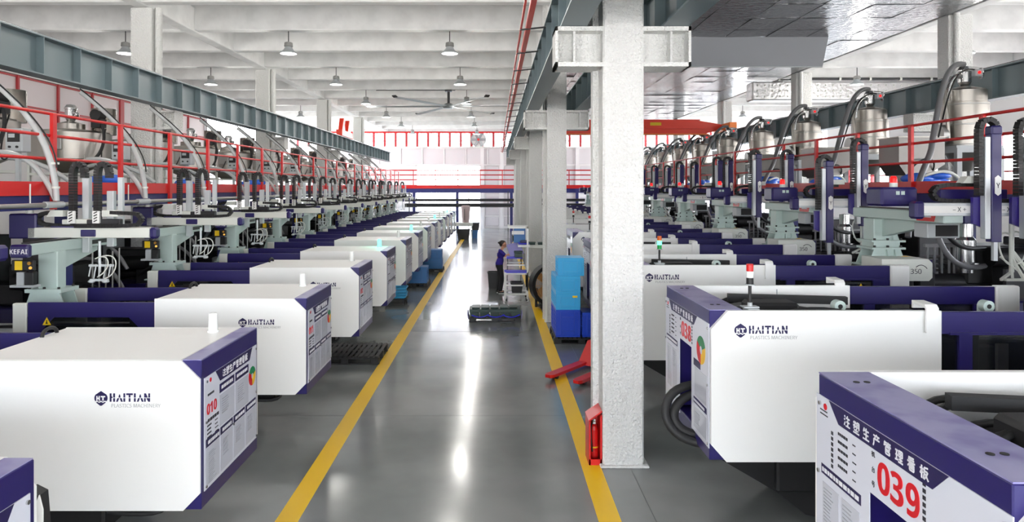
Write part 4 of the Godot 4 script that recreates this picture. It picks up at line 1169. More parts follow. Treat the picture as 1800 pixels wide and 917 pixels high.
func build_left_line():
	var near := [-999.0, 5.56, 8.68, 12.05, 15.18, 18.4, 21.4, 24.3, 27.3, 30.2, 33.0, 35.7, 38.3, 40.8]
	near[0] = 2.23
	var proto := make_left_machine(1, "")
	var tail := ["only its corner in frame", "number 010 on its board", "behind number 010", "fourth from camera"]
	for i in near.size():
		var lab := "white moulding machine with navy end cap, left row, %s" % (tail[i] if i < 4 else ORD[i] + " from camera")
		var at := Vector3(-2.4, 0, -near[i] - LD)
		var m: Node3D
		if i == 0:
			m = proto
			m.position = at
			m.set_meta("label", lab)
		else:
			m = dup(proto, lab, at)
		if i == 1 or i == 2 or i == 3:
			var b: Node3D = m.get_node("notice_board")
			letter(b, ["", "010", "011", "012"][i], 0.125, "print_red", Vector3(-0.385 * 1.22, 0.2 * 0.93, 0.0015), Vector3.ZERO, true, "machine_number")
		if i in [4, 6, 9, 12]:
			var be: MeshInstance3D = m.get_node("beacon")
			be.material_override = M["green_glow"]
			be.set_meta("label", "beacon lit green")
			var l := OmniLight3D.new()
			l.name = "beacon_light"
			l.light_color = Color(0.3, 1.0, 0.78)
			l.light_energy = 0.12
			l.light_size = 0.04
			l.shadow_enabled = true
			l.position = at + Vector3(-0.36, 1.9, -0.45)
			add_child(l, true)
	var hc := thing("cable_gland", "black cable gland with a white tag behind the nearest left machine's cap corner", "cable gland", Vector3(-2.5, 1.3, -3.68))
	part(hc, "boot", SB.new().prism([Vector2(-0.1, 0.0), Vector2(0.06, 0.0), Vector2(0.04, 0.24), Vector2(-0.02, 0.27), Vector2(-0.06, 0.22)], Vector3.ZERO, Vector3.RIGHT, Vector3.UP, Vector3(0, 0, -0.08)), "rubber")
	part(hc, "tag", SB.new().prism([Vector2(0.0, 0.02), Vector2(0.07, 0.06), Vector2(0.07, 0.17), Vector2(0.05, 0.25), Vector2(0.01, 0.14)], Vector3(0, 0, 0.004), Vector3.RIGHT, Vector3.UP, Vector3(0, 0, 0.01)), "white_paint")
	var rob: Node3D = null
	for i in range(1, near.size()):
		var lab := "pale green take-out robot with navy motor box over the left machines, %s from the camera" % ORD[i - 1]
		var at := Vector3(-6.18, 1.485, -near[i] - 0.85)
		if rob == null:
			rob = make_left_robot()
			rob.position = at
			rob.set_meta("label", lab)
		else:
			dup(rob, lab, at)
	var dry: Node3D = null
	for i in 11:
		var lab := "stainless hopper dryer with loader head on the left mezzanine, %s from the camera" % ORD[i]
		var at := Vector3(-9.6, 3.22, -12.4 - 3.05 * i)
		if dry == null:
			dry = make_left_dryer()
			dry.position = at
			dry.set_meta("label", lab)
		else:
			dup(dry, lab, at)
	# clear hoses dropping from under the girder to the conveying pipe
	var h := SB.new()
	h.tube(bez(Vector3(-1.15, 1.95, 0), Vector3(-0.55, 1.5, 0.02), Vector3(0.0, 1.0, 0), Vector3(0.02, 0.02, 0), 20), 0.045, 8)
	var hp: Node3D = null
	for i in 13:
		var lab := "clear ribbed hose bending down to the left conveying pipe, %s from the camera" % ORD[i]
		var at := Vector3(-6.38, 2.99, -9.9 - 2.52 * i)
		if hp == null:
			hp = thing("feed_hose", lab, "hose", at, 0.0, "left feed hoses")
			part(hp, "tube", h, "hose_clear")
			part(hp, "earth_wire", SB.new().tube(bez(Vector3(-1.15, 2.01, 0.03), Vector3(-0.52, 1.52, 0.06), Vector3(0.04, 1.0, 0.05), Vector3(0.06, 0.5, 0.05), 16), 0.012, 5), "black")
			part(hp, "branch", SB.new().tube(bez(Vector3(-1.4, 0.75, -0.6), Vector3(-0.8, 0.8, -0.4), Vector3(-0.3, 0.6, -0.1), Vector3(0.0, 0.05, 0), 14), 0.04, 8), "hose_clear")
			part(hp, "clip", SB.new().cyl(Vector3(0.0, 0.55, 0), Vector3(0.0, 0.58, 0), 0.055).cyl(Vector3(0.01, 0.2, 0), Vector3(0.01, 0.23, 0), 0.055), "off_white")
		else:
			dup(hp, lab, at)
	var cb: Node3D = null
	for i in 11:
		var lab := "grey feeder control box on a post at the left railing, %s from the camera" % ORD[i]
		var at := Vector3(-7.75, 3.22, -11.1 - 3.05 * i)
		if cb == null:
			cb = thing("control_box", lab, "control box", at, 0.0, "feeder control boxes")
			part(cb, "post", SB.new().box(Vector3(0, 0.3, 0), Vector3(0.06, 0.6, 0.06)).box(Vector3(0, 0.01, 0), Vector3(0.25, 0.02, 0.25)), "light_grey")
			part(cb, "case", SB.new().box(Vector3(0, 0.75, 0), Vector3(0.28, 0.38, 0.22), 0.015), "light_grey")
			var pn := part(cb, "panel", SB.new().box(Vector3(0, 0.8, 0.112), Vector3(0.2, 0.16, 0.006)), "black")
			part(pn, "display", SB.new().box(Vector3(-0.03, 0.82, 0.117), Vector3(0.1, 0.06, 0.004)), "light_grey")
			stuff(cb, "switches", SB.new().cyl(Vector3(-0.06, 0.64, 0.11), Vector3(-0.06, 0.64, 0.13), 0.02).cyl(Vector3(0.06, 0.64, 0.11), Vector3(0.06, 0.64, 0.13), 0.02), "black")
		else:
			dup(cb, lab, at)
	# dim plant below the deck: grey cabinets and cooling units by the left wall
	var cab: Node3D = null
	for i in 8:
		var lab := "grey control cabinet standing under the left mezzanine, %s from the camera" % ORD[i]
		var at := Vector3(-10.4, 0, -7.5 - 5.2 * i)
		if cab == null:
			cab = thing("control_cabinet", lab, "cabinet", at, 0.0, "cabinets under the left deck")
			part(cab, "body", SB.new().box(Vector3(0, 1.05, 0), Vector3(0.8, 1.9, 1.1), 0.02), "grey_paint")
			part(cab, "door", SB.new().box(Vector3(0.41, 1.05, 0), Vector3(0.02, 1.8, 1.0), 0.01), "light_grey")
			part(cab, "plinth", SB.new().box(Vector3(0, 0.05, 0), Vector3(0.7, 0.1, 1.0)), "black")
		else:
			dup(cab, lab, at)


const RD := 0.82   # half depth of a right machine


func make_right_machine(detail: int) -> Node3D:
	# end face at x 0, machine runs to +x; open between its two side walls
	var o := thing("moulding_machine", "", "machine", Vector3.ZERO, 0.0, "right machine row")
	var out := [Vector2(2.08, 0.726), Vector2(0.14, 0.726), Vector2(0.003, 0.88), Vector2(0.003, 1.925), Vector2(0.155, 2.09), Vector2(2.08, 2.09)]
	for s in [1, -1]:
		var w := part(o, "side_wall", SB.new().prism(out, Vector3(0, 0, s * RD - (0.05 if s > 0 else 0.0)), Vector3.RIGHT, Vector3.UP, Vector3(0, 0, 0.05)), "white_paint")
		if s < 0:
			part(w, "panel_seam", SB.new().box(Vector3(1.25, 1.6, -RD + 0.051), Vector3(0.012, 0.9, 0.004)), "light_grey")
		part(o, "side_handle", SB.new().prism([Vector2(0, -0.16), Vector2(0.02, -0.16), Vector2(0.02, 0.06), Vector2(-0.01, 0.09), Vector2(-0.2, 0.1), Vector2(-0.2, 0.03), Vector2(-0.18, 0.03), Vector2(-0.17, 0.075), Vector2(-0.02, 0.065), Vector2(0, 0.05)], Vector3(1.92, 2.06, s * RD + 0.02), Vector3(0, 0, 1), Vector3.UP, Vector3(0.11, 0, 0)), "white_paint")
	var cap := SB.new()
	var cd := 2 * RD - 0.1
	cap.box(Vector3(0.15, 1.98, 0), Vector3(0.3, 0.21, cd), 0.006).box(Vector3(0.15, 0.8, 0), Vector3(0.3, 0.15, cd), 0.006)
	cap.box(Vector3(0.15, 1.4, RD - 0.3), Vector3(0.3, 1.0, 0.48)).box(Vector3(0.15, 1.4, -RD + 0.27), Vector3(0.3, 1.0, 0.42)).box(Vector3(0.15, 1.4, -RD + 0.53), Vector3(0.3, 1.0, 0.06))
	part(o, "end_cap", cap, "navy")
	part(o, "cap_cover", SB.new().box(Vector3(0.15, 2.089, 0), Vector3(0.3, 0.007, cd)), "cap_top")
	var ho := SB.new()
	for k in [[0.06, -0.55], [0.12, -0.55], [0.06, 0.5], [0.12, 0.5]]:
		ho.cyl(Vector3(k[0] + 0.05, 2.092, k[1]), Vector3(k[0] + 0.05, 2.096, k[1]), 0.018, 0.018, 10)
	stuff(o, "cap_holes", ho, "black")
	brand(o, 0.21, 1.885, RD + 0.001, 0.072)
	var bd := notice_board(o, 1.56, 1.13, detail, "", true, 9)
	bd.position = Vector3(-0.008, 1.4, 0)
	bd.rotation.y = -PI / 2
	# works of the clamp end, seen from above and through the opening
	part(o, "clamp_floor", SB.new().box(Vector3(1.35, 1.55, 0), Vector3(1.9, 0.5, 1.4), 0.02), "black")
	var cb := SB.new()
	var rng := RandomNumberGenerator.new()
	rng.seed = 12
	for k in 9:
		var z := -0.65 + 0.16 * k
		cb.tube(bez(Vector3(0.42, 1.83, z), Vector3(0.8, 1.98 + rng.randf() * 0.2, z + rng.randf_range(-0.3, 0.3)), Vector3(1.2, 1.75 + rng.randf() * 0.4, z + rng.randf_range(-0.4, 0.4)), Vector3(1.95, 1.86, z * 0.8), 10), 0.022, 6)
	cb.box(Vector3(0.9, 1.93, -0.1), Vector3(0.5, 0.2, 0.3), 0.03).bar(Vector3(0.5, 2.0, 0.5), Vector3(1.7, 1.95, 0.3), 0.1, 0.06).bar(Vector3(0.6, 2.0, -0.5), Vector3(1.8, 2.0, -0.3), 0.08, 0.08)
	stuff(o, "cable_bundle", cb, "rubber")
	part(o, "clamp_cylinder", SB.new().cyl(Vector3(0.3, 1.25, 0), Vector3(1.2, 1.25, 0), 0.2, 0.2, 16).box(Vector3(0.45, 1.25, -0.1), Vector3(0.2, 0.8, 1.2), 0.02), "iron")
	part(o, "loop_hose", SB.new().tube(bez(Vector3(0.1, 1.22, 0.1), Vector3(-0.38, 1.25, 0.2), Vector3(-0.4, 0.75, 0.3), Vector3(0.08, 0.72, 0.36), 16), 0.045, 8), "rubber")
	part(o, "loop_hose", SB.new().tube(bez(Vector3(0.1, 1.14, 0.12), Vector3(-0.25, 1.12, 0.2), Vector3(-0.3, 0.8, 0.3), Vector3(0.08, 0.78, 0.3), 16), 0.045, 8), "rubber")
	# guards
	for s in [1, -1]:
		var z: float = s * (RD - 0.03)
		var g := SB.new()
		g.box(Vector3(2.9, 1.98, z), Vector3(1.64, 0.2, 0.06), 0.006)
		g.box(Vector3(2.9, 0.85, z), Vector3(1.64, 0.25, 0.06), 0.006)
		for x in [2.3, 3.6]:
			g.box(Vector3(x, 1.42, z), Vector3(0.12 if x < 3 else 0.24, 0.92, 0.06))
		g.box(Vector3(2.9, 1.885, z + s * 0.02), Vector3(1.5, 0.02, 0.05))
		var gd := part(o, "sliding_guard", g, "navy")
		part(gd, "guard_window", SB.new().box(Vector3(2.16, 1.42, z), Vector3(0.17, 0.92, 0.01)).box(Vector3(2.92, 1.42, z), Vector3(1.12, 0.92, 0.01)), "smoked_pane")
		part(o, "fixed_post", SB.new().box(Vector3(3.86, 1.42, z), Vector3(0.27, 1.34, 0.1), 0.015), "white_paint")
		if s > 0:
			warn_sign(o, Vector3(3.3, 1.78, z + 0.035), 0.05)
		if s > 0:
			for x in [1.37, 2.8]:
				var ro := part(o, "guard_roller", SB.new().cyl(Vector3(x, 2.06, 0.33), Vector3(x, 2.06, 0.42), 0.055, 0.055, 16).bar(Vector3(x, 1.8, 0.3), Vector3(x, 2.06, 0.3), 0.06, 0.03, Vector3.RIGHT), "robot_green")
				part(ro, "roller_bore", SB.new().cyl(Vector3(x, 2.06, 0.42), Vector3(x, 2.06, 0.424), 0.022, 0.022, 12), "black")
	var pl := SB.new()
	pl.box(Vector3(2.45, 1.4, 0), Vector3(0.35, 0.95, 1.1), 0.02).box(Vector3(4.05, 1.45, 0), Vector3(0.34, 1.02, 1.15), 0.02).box(Vector3(2.8, 1.35, 0), Vector3(0.3, 0.6, 0.6), 0.01).box(Vector3(3.7, 1.35, 0), Vector3(0.36, 0.6, 0.6), 0.01)
	stuff(o, "platens", pl, "iron")
	for y in [1.0, 1.75]:
		for z in [-0.42, 0.42]:
			part(o, "tie_bar", SB.new().cyl(Vector3(2.1, y, z), Vector3(4.0, y, z), 0.045, 0.045, 8), "chrome")
	var bs := SB.new()
	bs.box(Vector3(4.0, 0.52, 0), Vector3(6.6, 0.36, 1.15), 0.02)
	bs.prism([Vector2(0.5, 0.7), Vector2(0.2, 0.62), Vector2(0.75, 0.3), Vector2(1.0, 0.1), Vector2(1.5, 0.0), Vector2(1.9, 0.0), Vector2(1.9, 0.7)], Vector3(0, 0, -0.5), Vector3.RIGHT, Vector3.UP, Vector3(0, 0, 1.0))
	for x in [3.2, 5.0, 6.8]:
		bs.box(Vector3(x, 0.17, 0), Vector3(0.5, 0.34, 1.2), 0.02)
	part(o, "bed", bs, "black")
	part(o, "valve_block", SB.new().box(Vector3(1.4, 0.45, 0.64), Vector3(0.12, 0.2, 0.1), 0.01), "light_grey")
	part(o, "valve_block", SB.new().box(Vector3(1.58, 0.48, 0.64), Vector3(0.12, 0.24, 0.1), 0.01), "light_grey")
	part(o, "valve_knob", SB.new().cyl(Vector3(1.44, 0.3, 0.66), Vector3(1.44, 0.34, 0.66), 0.05, 0.04).cyl(Vector3(1.44, 0.12, 0.66), Vector3(1.44, 0.3, 0.66), 0.02, 0.035), "crane_orange")
	# injection end
	var ic := part(o, "injection_cover", SB.new().prism([Vector2(3.7, 1.84), Vector2(4.39, 1.84), Vector2(4.44, 1.89), Vector2(4.44, 2.1), Vector2(4.38, 2.16), Vector2(3.7, 2.16)], Vector3(0, 0, 0.1), Vector3.RIGHT, Vector3.UP, Vector3(0, 0, 0.55)), "off_white")
	letter(ic, "350", 0.1, "print_dark", Vector3(4.2, 1.98, 0.6515))
	part(ic, "rating_arc", SB.new().tube(bez(Vector3(4.2, 2.04, 0.65), Vector3(4.25, 2.09, 0.65), Vector3(4.32, 2.08, 0.65), Vector3(4.36, 2.02, 0.65)), 0.006, 6), "print_dark")
	part(o, "cover_end", SB.new().box(Vector3(4.46, 2.0, 0.35), Vector3(0.04, 0.28, 0.5), 0.01), "navy")
	part(o, "injection_base", SB.new().box(Vector3(5.7, 1.1, 0), Vector3(3.0, 0.85, 1.1), 0.02).box(Vector3(4.75, 1.56, -0.45), Vector3(0.9, 0.1, 0.2)), "navy")
	var br := SB.new()
	br.cyl(Vector3(4.2, 1.72, -0.1), Vector3(7.2, 1.72, -0.1), 0.13, 0.13, 14).box(Vector3(6.0, 1.7, -0.1), Vector3(0.5, 0.6, 0.8), 0.03).cyl(Vector3(6.3, 1.75, -0.2), Vector3(6.9, 1.75, -0.2), 0.24, 0.24, 18).box(Vector3(4.65, 1.7, -0.1), Vector3(0.25, 0.4, 0.6), 0.02)
	part(o, "barrel", br, "iron")
	part(o, "power_cabinet", SB.new().box(Vector3(7.0, 1.35, -0.05), Vector3(1.0, 2.1, 1.4), 0.02), "iron")
	part(o, "injection_carriage", SB.new().box(Vector3(5.9, 2.0, -0.3), Vector3(1.1, 0.6, 0.7), 0.03).cyl(Vector3(5.6, 2.15, 0.2), Vector3(6.3, 2.15, 0.2), 0.15, 0.15, 14), "black")
	part(o, "hose", SB.new().tube(bez(Vector3(4.55, 2.75, 0.5), Vector3(4.6, 2.1, 0.6), Vector3(5.0, 1.95, 0.5), Vector3(5.6, 2.0, 0.1), 12), 0.04, 8), "hose_grey")
	part(o, "hose", SB.new().tube(bez(Vector3(4.7, 2.7, 0.45), Vector3(4.9, 2.2, 0.4), Vector3(5.3, 2.3, 0.3), Vector3(5.7, 2.25, 0.0), 12), 0.035, 8), "rubber")
	stuff(o, "pipe_comb", SB.new().box(Vector3(4.85, 2.32, 0.2), Vector3(0.5, 0.05, 0.06)).cyl(Vector3(4.65, 1.9, 0.2), Vector3(4.65, 2.3, 0.2), 0.018, 0.018, 6).cyl(Vector3(4.76, 1.9, 0.2), Vector3(4.76, 2.3, 0.2), 0.018, 0.018, 6).cyl(Vector3(4.87, 1.9, 0.2), Vector3(4.87, 2.3, 0.2), 0.018, 0.018, 6).cyl(Vector3(4.98, 1.9, 0.2), Vector3(4.98, 2.3, 0.2), 0.018, 0.018, 6).cyl(Vector3(5.06, 1.9, 0.2), Vector3(5.06, 2.3, 0.2), 0.018, 0.018, 6), "hose_grey")
	var th := SB.new()
	th.lathe([Vector2(0.12, 0), Vector2(0.12, 0.12), Vector2(0.2, 0.14), Vector2(0.2, 0.16), Vector2(0.14, 0.17), Vector2(0.14, 0.5), Vector2(0.1, 0.55), Vector2(0.1, 0.75), Vector2(0, 0.76)], Vector3(5.3, 1.9, 0.1), 18)
	part(o, "hopper_throat", th, "chrome")
	var hs := SB.new()
	for k in 4:
		hs.tube(bez(Vector3(4.3 + 0.1 * k, 1.6, -0.2 - 0.12 * k), Vector3(4.5, 2.2 - 0.1 * k, -0.3 - 0.1 * k), Vector3(5.3, 2.3 - 0.12 * k, -0.3 - 0.1 * k), Vector3(6.2, 1.7, -0.35 - 0.05 * k), 10), 0.026, 6)
	stuff(o, "hydraulic_hoses", hs, "hose_grey")
	part(o, "earth_lead", SB.new().tube(bez(Vector3(4.1, 2.03, 0.2), Vector3(4.15, 2.2, 0.25), Vector3(4.4, 2.2, 0.3), Vector3(4.45, 2.02, 0.3), 10), 0.014, 6), "yellow")
	return o


func stack_light(label: String, at: Vector3, tiers: Array):
	var o := thing("stack_light", label, "signal light", at, 0.0, "stack lights on the right machines")
	part(o, "foot", SB.new().box(Vector3(0, 0.006, 0), Vector3(0.14, 0.012, 0.1)).cyl(Vector3(0, 0, 0), Vector3(0, 0.045, 0), 0.022), "light_grey")
	part(o, "bracket", SB.new().box(Vector3(0, -0.05, 0.03), Vector3(0.1, 0.1, 0.155)), "light_grey")
	part(o, "pole", SB.new().cyl(Vector3(0, 0.03, 0), Vector3(0, 0.205, 0), 0.015), "black")
	part(o, "collar", SB.new().cyl(Vector3(0, 0.205, 0), Vector3(0, 0.215, 0), 0.042, 0.042, 14), "light_grey")
	for i in tiers.size():
		part(o, "tier", SB.new().cyl(Vector3(0, 0.215 + 0.06 * i, 0), Vector3(0, 0.273 + 0.06 * i, 0), 0.032, 0.032, 16), tiers[i])
	part(o, "cap", SB.new().cyl(Vector3(0, 0.215 + 0.06 * tiers.size(), 0), Vector3(0, 0.222 + 0.06 * tiers.size(), 0), 0.033, 0.03, 16), tiers[-1])


func make_right_robot() -> Node3D:
	var o := thing("take_out_robot", "", "robot", Vector3.ZERO, 0.0, "right take-out robots")
	var ba := SB.new()
	for z in [0.16, -0.18]:
		ba.prism([Vector2(-0.3, 0), Vector2(0.3, 0), Vector2(0.2, 0.27), Vector2(-0.2, 0.27)], Vector3(0, 0, z), Vector3.RIGHT, Vector3.UP, Vector3(0, 0, 0.02))
	for x in [-0.02, 0.1]:
		ba.prism([Vector2(-0.26, 0), Vector2(0.3, 0), Vector2(0.2, 0.27), Vector2(-0.18, 0.27)], Vector3(x, 0, 0), Vector3(0, 0, 1), Vector3.UP, Vector3(0.02, 0, 0))
	ba.box(Vector3(0, 0.012, 0), Vector3(0.66, 0.024, 0.5)).box(Vector3(0, 0.275, 0), Vector3(0.52, 0.03, 0.44)).box(Vector3(0, 0.335, 0), Vector3(0.4, 0.09, 0.34)).box(Vector3(0, 0.385, 0), Vector3(0.52, 0.03, 0.44))
	part(o, "base", ba, "robot_green")
	part(o, "column", SB.new().box(Vector3(-0.02, 0.56, 0), Vector3(0.34, 0.34, 0.3), 0.012).prism([Vector2(0, 0), Vector2(0.09, 0), Vector2(0.0, 0.28)], Vector3(0.1, 0.4, 0.15), Vector3(1, 0, 0), Vector3.UP, Vector3(0, 0, 0.02)), "robot_green")
	var bo := SB.new()
	for x in [-0.2, 0.0, 0.2]:
		for y in [0.29, 0.4]:
			bo.cyl(Vector3(x, y, 0.19), Vector3(x, y + 0.03, 0.19), 0.018, 0.018, 6)
	stuff(o, "bolts", bo, "black")
	var tv := SB.new()
	tv.box(Vector3(-0.02, 0.81, 0.59), Vector3(0.26, 0.15, 2.26), 0.012)
	tv.prism([Vector2(0.13, 0.74), Vector2(1.3, 0.74), Vector2(1.3, 0.68), Vector2(0.13, 0.46)], Vector3(-0.06, 0, 0), Vector3(0, 0, 1), Vector3.UP, Vector3(0.12, 0, 0))
	part(o, "traverse_beam", tv, "robot_green")
	var lg := part(o, "maker_plate", SB.new().prism([Vector2(-0.2, -0.05), Vector2(0.18, -0.05), Vector2(0.22, 0.05), Vector2(-0.2, 0.05)], Vector3(-0.152, 0.8, 1.35), Vector3(0, 0, 1), Vector3.UP, Vector3(-0.003, 0, 0)), "red_paint")
	part(lg, "plate_print", SB.new().box(Vector3(-0.156, 0.81, 1.36), Vector3(0.002, 0.02, 0.22)), "paper")
	part(o, "slide_rail", SB.new().box(Vector3(-0.02, 0.895, 0.6), Vector3(0.14, 0.02, 2.1)), "iron")
	var sc := part(o, "control_box", SB.new().box(Vector3(0.06, 0.62, 1.25), Vector3(0.44, 0.2, 0.3), 0.01), "light_grey")
	part(sc, "box_screen", SB.new().box(Vector3(0.1, 0.62, 1.402), Vector3(0.3, 0.15, 0.006)), "black")
	var sz := 1.7
	var sb := SB.new()
	sb.box(Vector3(0.7, 0.92, sz), Vector3(2.3, 0.17, 0.14), 0.006)
	var st := part(o, "stroke_beam", sb, "silver")
	part(st, "scale_strip", SB.new().box(Vector3(0.7, 0.92, sz + 0.072), Vector3(2.28, 0.095, 0.006)), "white_paint")
	part(st, "beam_cap", SB.new().box(Vector3(-0.49, 0.91, sz), Vector3(0.13, 0.23, 0.18), 0.03), "navy")
	for x in [0.02, 0.66, 1.6]:
		letter(st, "– X +", 0.085, "print_dark", Vector3(x, 0.92, sz + 0.0755))
	part(o, "motor_box", SB.new().box(Vector3(-0.53, 1.08, 1.2), Vector3(0.5, 0.26, 0.4), 0.03), "navy")
	stuff(o, "stickers", SB.new().box(Vector3(-0.56, 1.13, 1.402), Vector3(0.05, 0.05, 0.003)).box(Vector3(-0.49, 1.13, 1.402), Vector3(0.05, 0.05, 0.003)), "robot_green")
	part(o, "beam_cover", SB.new().box(Vector3(0.35, 1.1, sz - 0.2), Vector3(0.9, 0.16, 0.14), 0.01), "navy")
	var al := part(o, "alarm_lamp", SB.new().lathe([Vector2(0.045, 0.05), Vector2(0.044, 0.12), Vector2(0.03, 0.15), Vector2(0, 0.155)], Vector3(-0.5, 1.21, 1.2), 12), "red_glow")
	part(al, "lamp_foot", SB.new().cyl(Vector3(-0.5, 1.2, 1.2), Vector3(-0.5, 1.27, 1.2), 0.05), "off_white")
	part(o, "cable_chain", SB.new().links([Vector3(0.9, 1.03, sz), Vector3(-0.1, 1.03, sz), Vector3(-0.24, 1.05, sz), Vector3(-0.3, 1.13, sz), Vector3(-0.24, 1.21, sz), Vector3(-0.1, 1.24, sz), Vector3(0.3, 1.24, sz)], 0.1, 0.05, 0.05, Vector3(0, 0, 1)), "black")
	part(o, "cable_tray", SB.new().prism([Vector2(0, 0), Vector2(0.34, 0), Vector2(0.34, 0.09), Vector2(0.07, 0.09)], Vector3(0.05, 1.26, sz - 0.05), Vector3.RIGHT, Vector3.UP, Vector3(0, 0, 0.14)), "off_white")
	for k in 2:
		var x := 0.35 + 0.5 * k
		var am := part(o, "vertical_arm", SB.new().box(Vector3(x + 0.02, 1.24, sz + 0.2), Vector3(0.13, 1.46, 0.12), 0.008).box(Vector3(x + 0.02, 1.93, sz + 0.2), Vector3(0.15, 0.12, 0.14), 0.02), "navy")
		part(am, "arm_track", SB.new().box(Vector3(x - 0.085, 1.2, sz + 0.2), Vector3(0.07, 1.3, 0.1), 0.006).box(Vector3(x + 0.03, 0.42, sz + 0.2), Vector3(0.05, 0.3, 0.05)), "silver")
		part(am, "carriage_plate", SB.new().prism([Vector2(-0.2, 0.74), Vector2(0.1, 0.62), Vector2(0.1, 1.08), Vector2(-0.2, 1.08)], Vector3(x, 0, sz + 0.09), Vector3.RIGHT, Vector3.UP, Vector3(0, 0, 0.05)), "violet")
		var cx := x - 0.13
		part(am, "arm_chain", SB.new().links([Vector3(cx - 0.04, 1.1, sz + 0.2), Vector3(cx - 0.04, 1.95, sz + 0.2), Vector3(cx - 0.01, 2.04, sz + 0.2), Vector3(cx + 0.08, 2.08, sz + 0.2), Vector3(cx + 0.16, 2.03, sz + 0.2), Vector3(cx + 0.18, 1.95, sz + 0.2)], 0.1, 0.06, 0.045, Vector3(0, 0, 1)), "black")
		var yp := part(am, "axis_plate", SB.new().prism([Vector2(-0.04, -0.1), Vector2(0, -0.13), Vector2(0.04, -0.1), Vector2(0.04, 0.1), Vector2(0, 0.13), Vector2(-0.04, 0.1)], Vector3(x + 0.03, 1.23, sz + 0.261), Vector3.RIGHT, Vector3.UP, Vector3(0, 0, 0.004)), "white_paint")
		yp.set_meta("label", "white six-sided plate marked Y")
		letter(am, "Y", 0.09, "print_dark", Vector3(x + 0.03, 1.23, sz + 0.267), Vector3.ZERO, false, "axis_letter")
	var gp := SB.new()
	gp.cyl(Vector3(0.75, 0.8, sz), Vector3(0.75, 0.1, sz), 0.03, 0.03, 8)
	for k in 4:
		gp.bar(Vector3(0.75, 0.1 + 0.1 * k, sz), Vector3(0.5 + 0.15 * k, 0.02, sz + 0.15), 0.03, 0.03)
	gp.bar(Vector3(0.55, 0.02, sz + 0.15), Vector3(0.95, 0.02, sz + 0.15), 0.06, 0.03).bar(Vector3(0.75, 0.35, sz), Vector3(0.95, 0.0, sz + 0.1), 0.03, 0.02).bar(Vector3(0.6, 0.3, sz), Vector3(0.9, 0.02, sz + 0.1), 0.03, 0.02)
	var gr := part(o, "gripper", gp, "off_white")
	part(gr, "air_tubes", SB.new().tube(bez(Vector3(0.7, 0.6, sz), Vector3(1.0, 0.75, sz), Vector3(0.95, 0.25, sz + 0.1), Vector3(0.75, 0.2, sz + 0.05)), 0.012, 6).tube(bez(Vector3(0.72, 0.6, sz), Vector3(0.5, 0.7, sz), Vector3(0.5, 0.25, sz + 0.1), Vector3(0.7, 0.2, sz + 0.05)), 0.012, 6), "off_white")
	return o


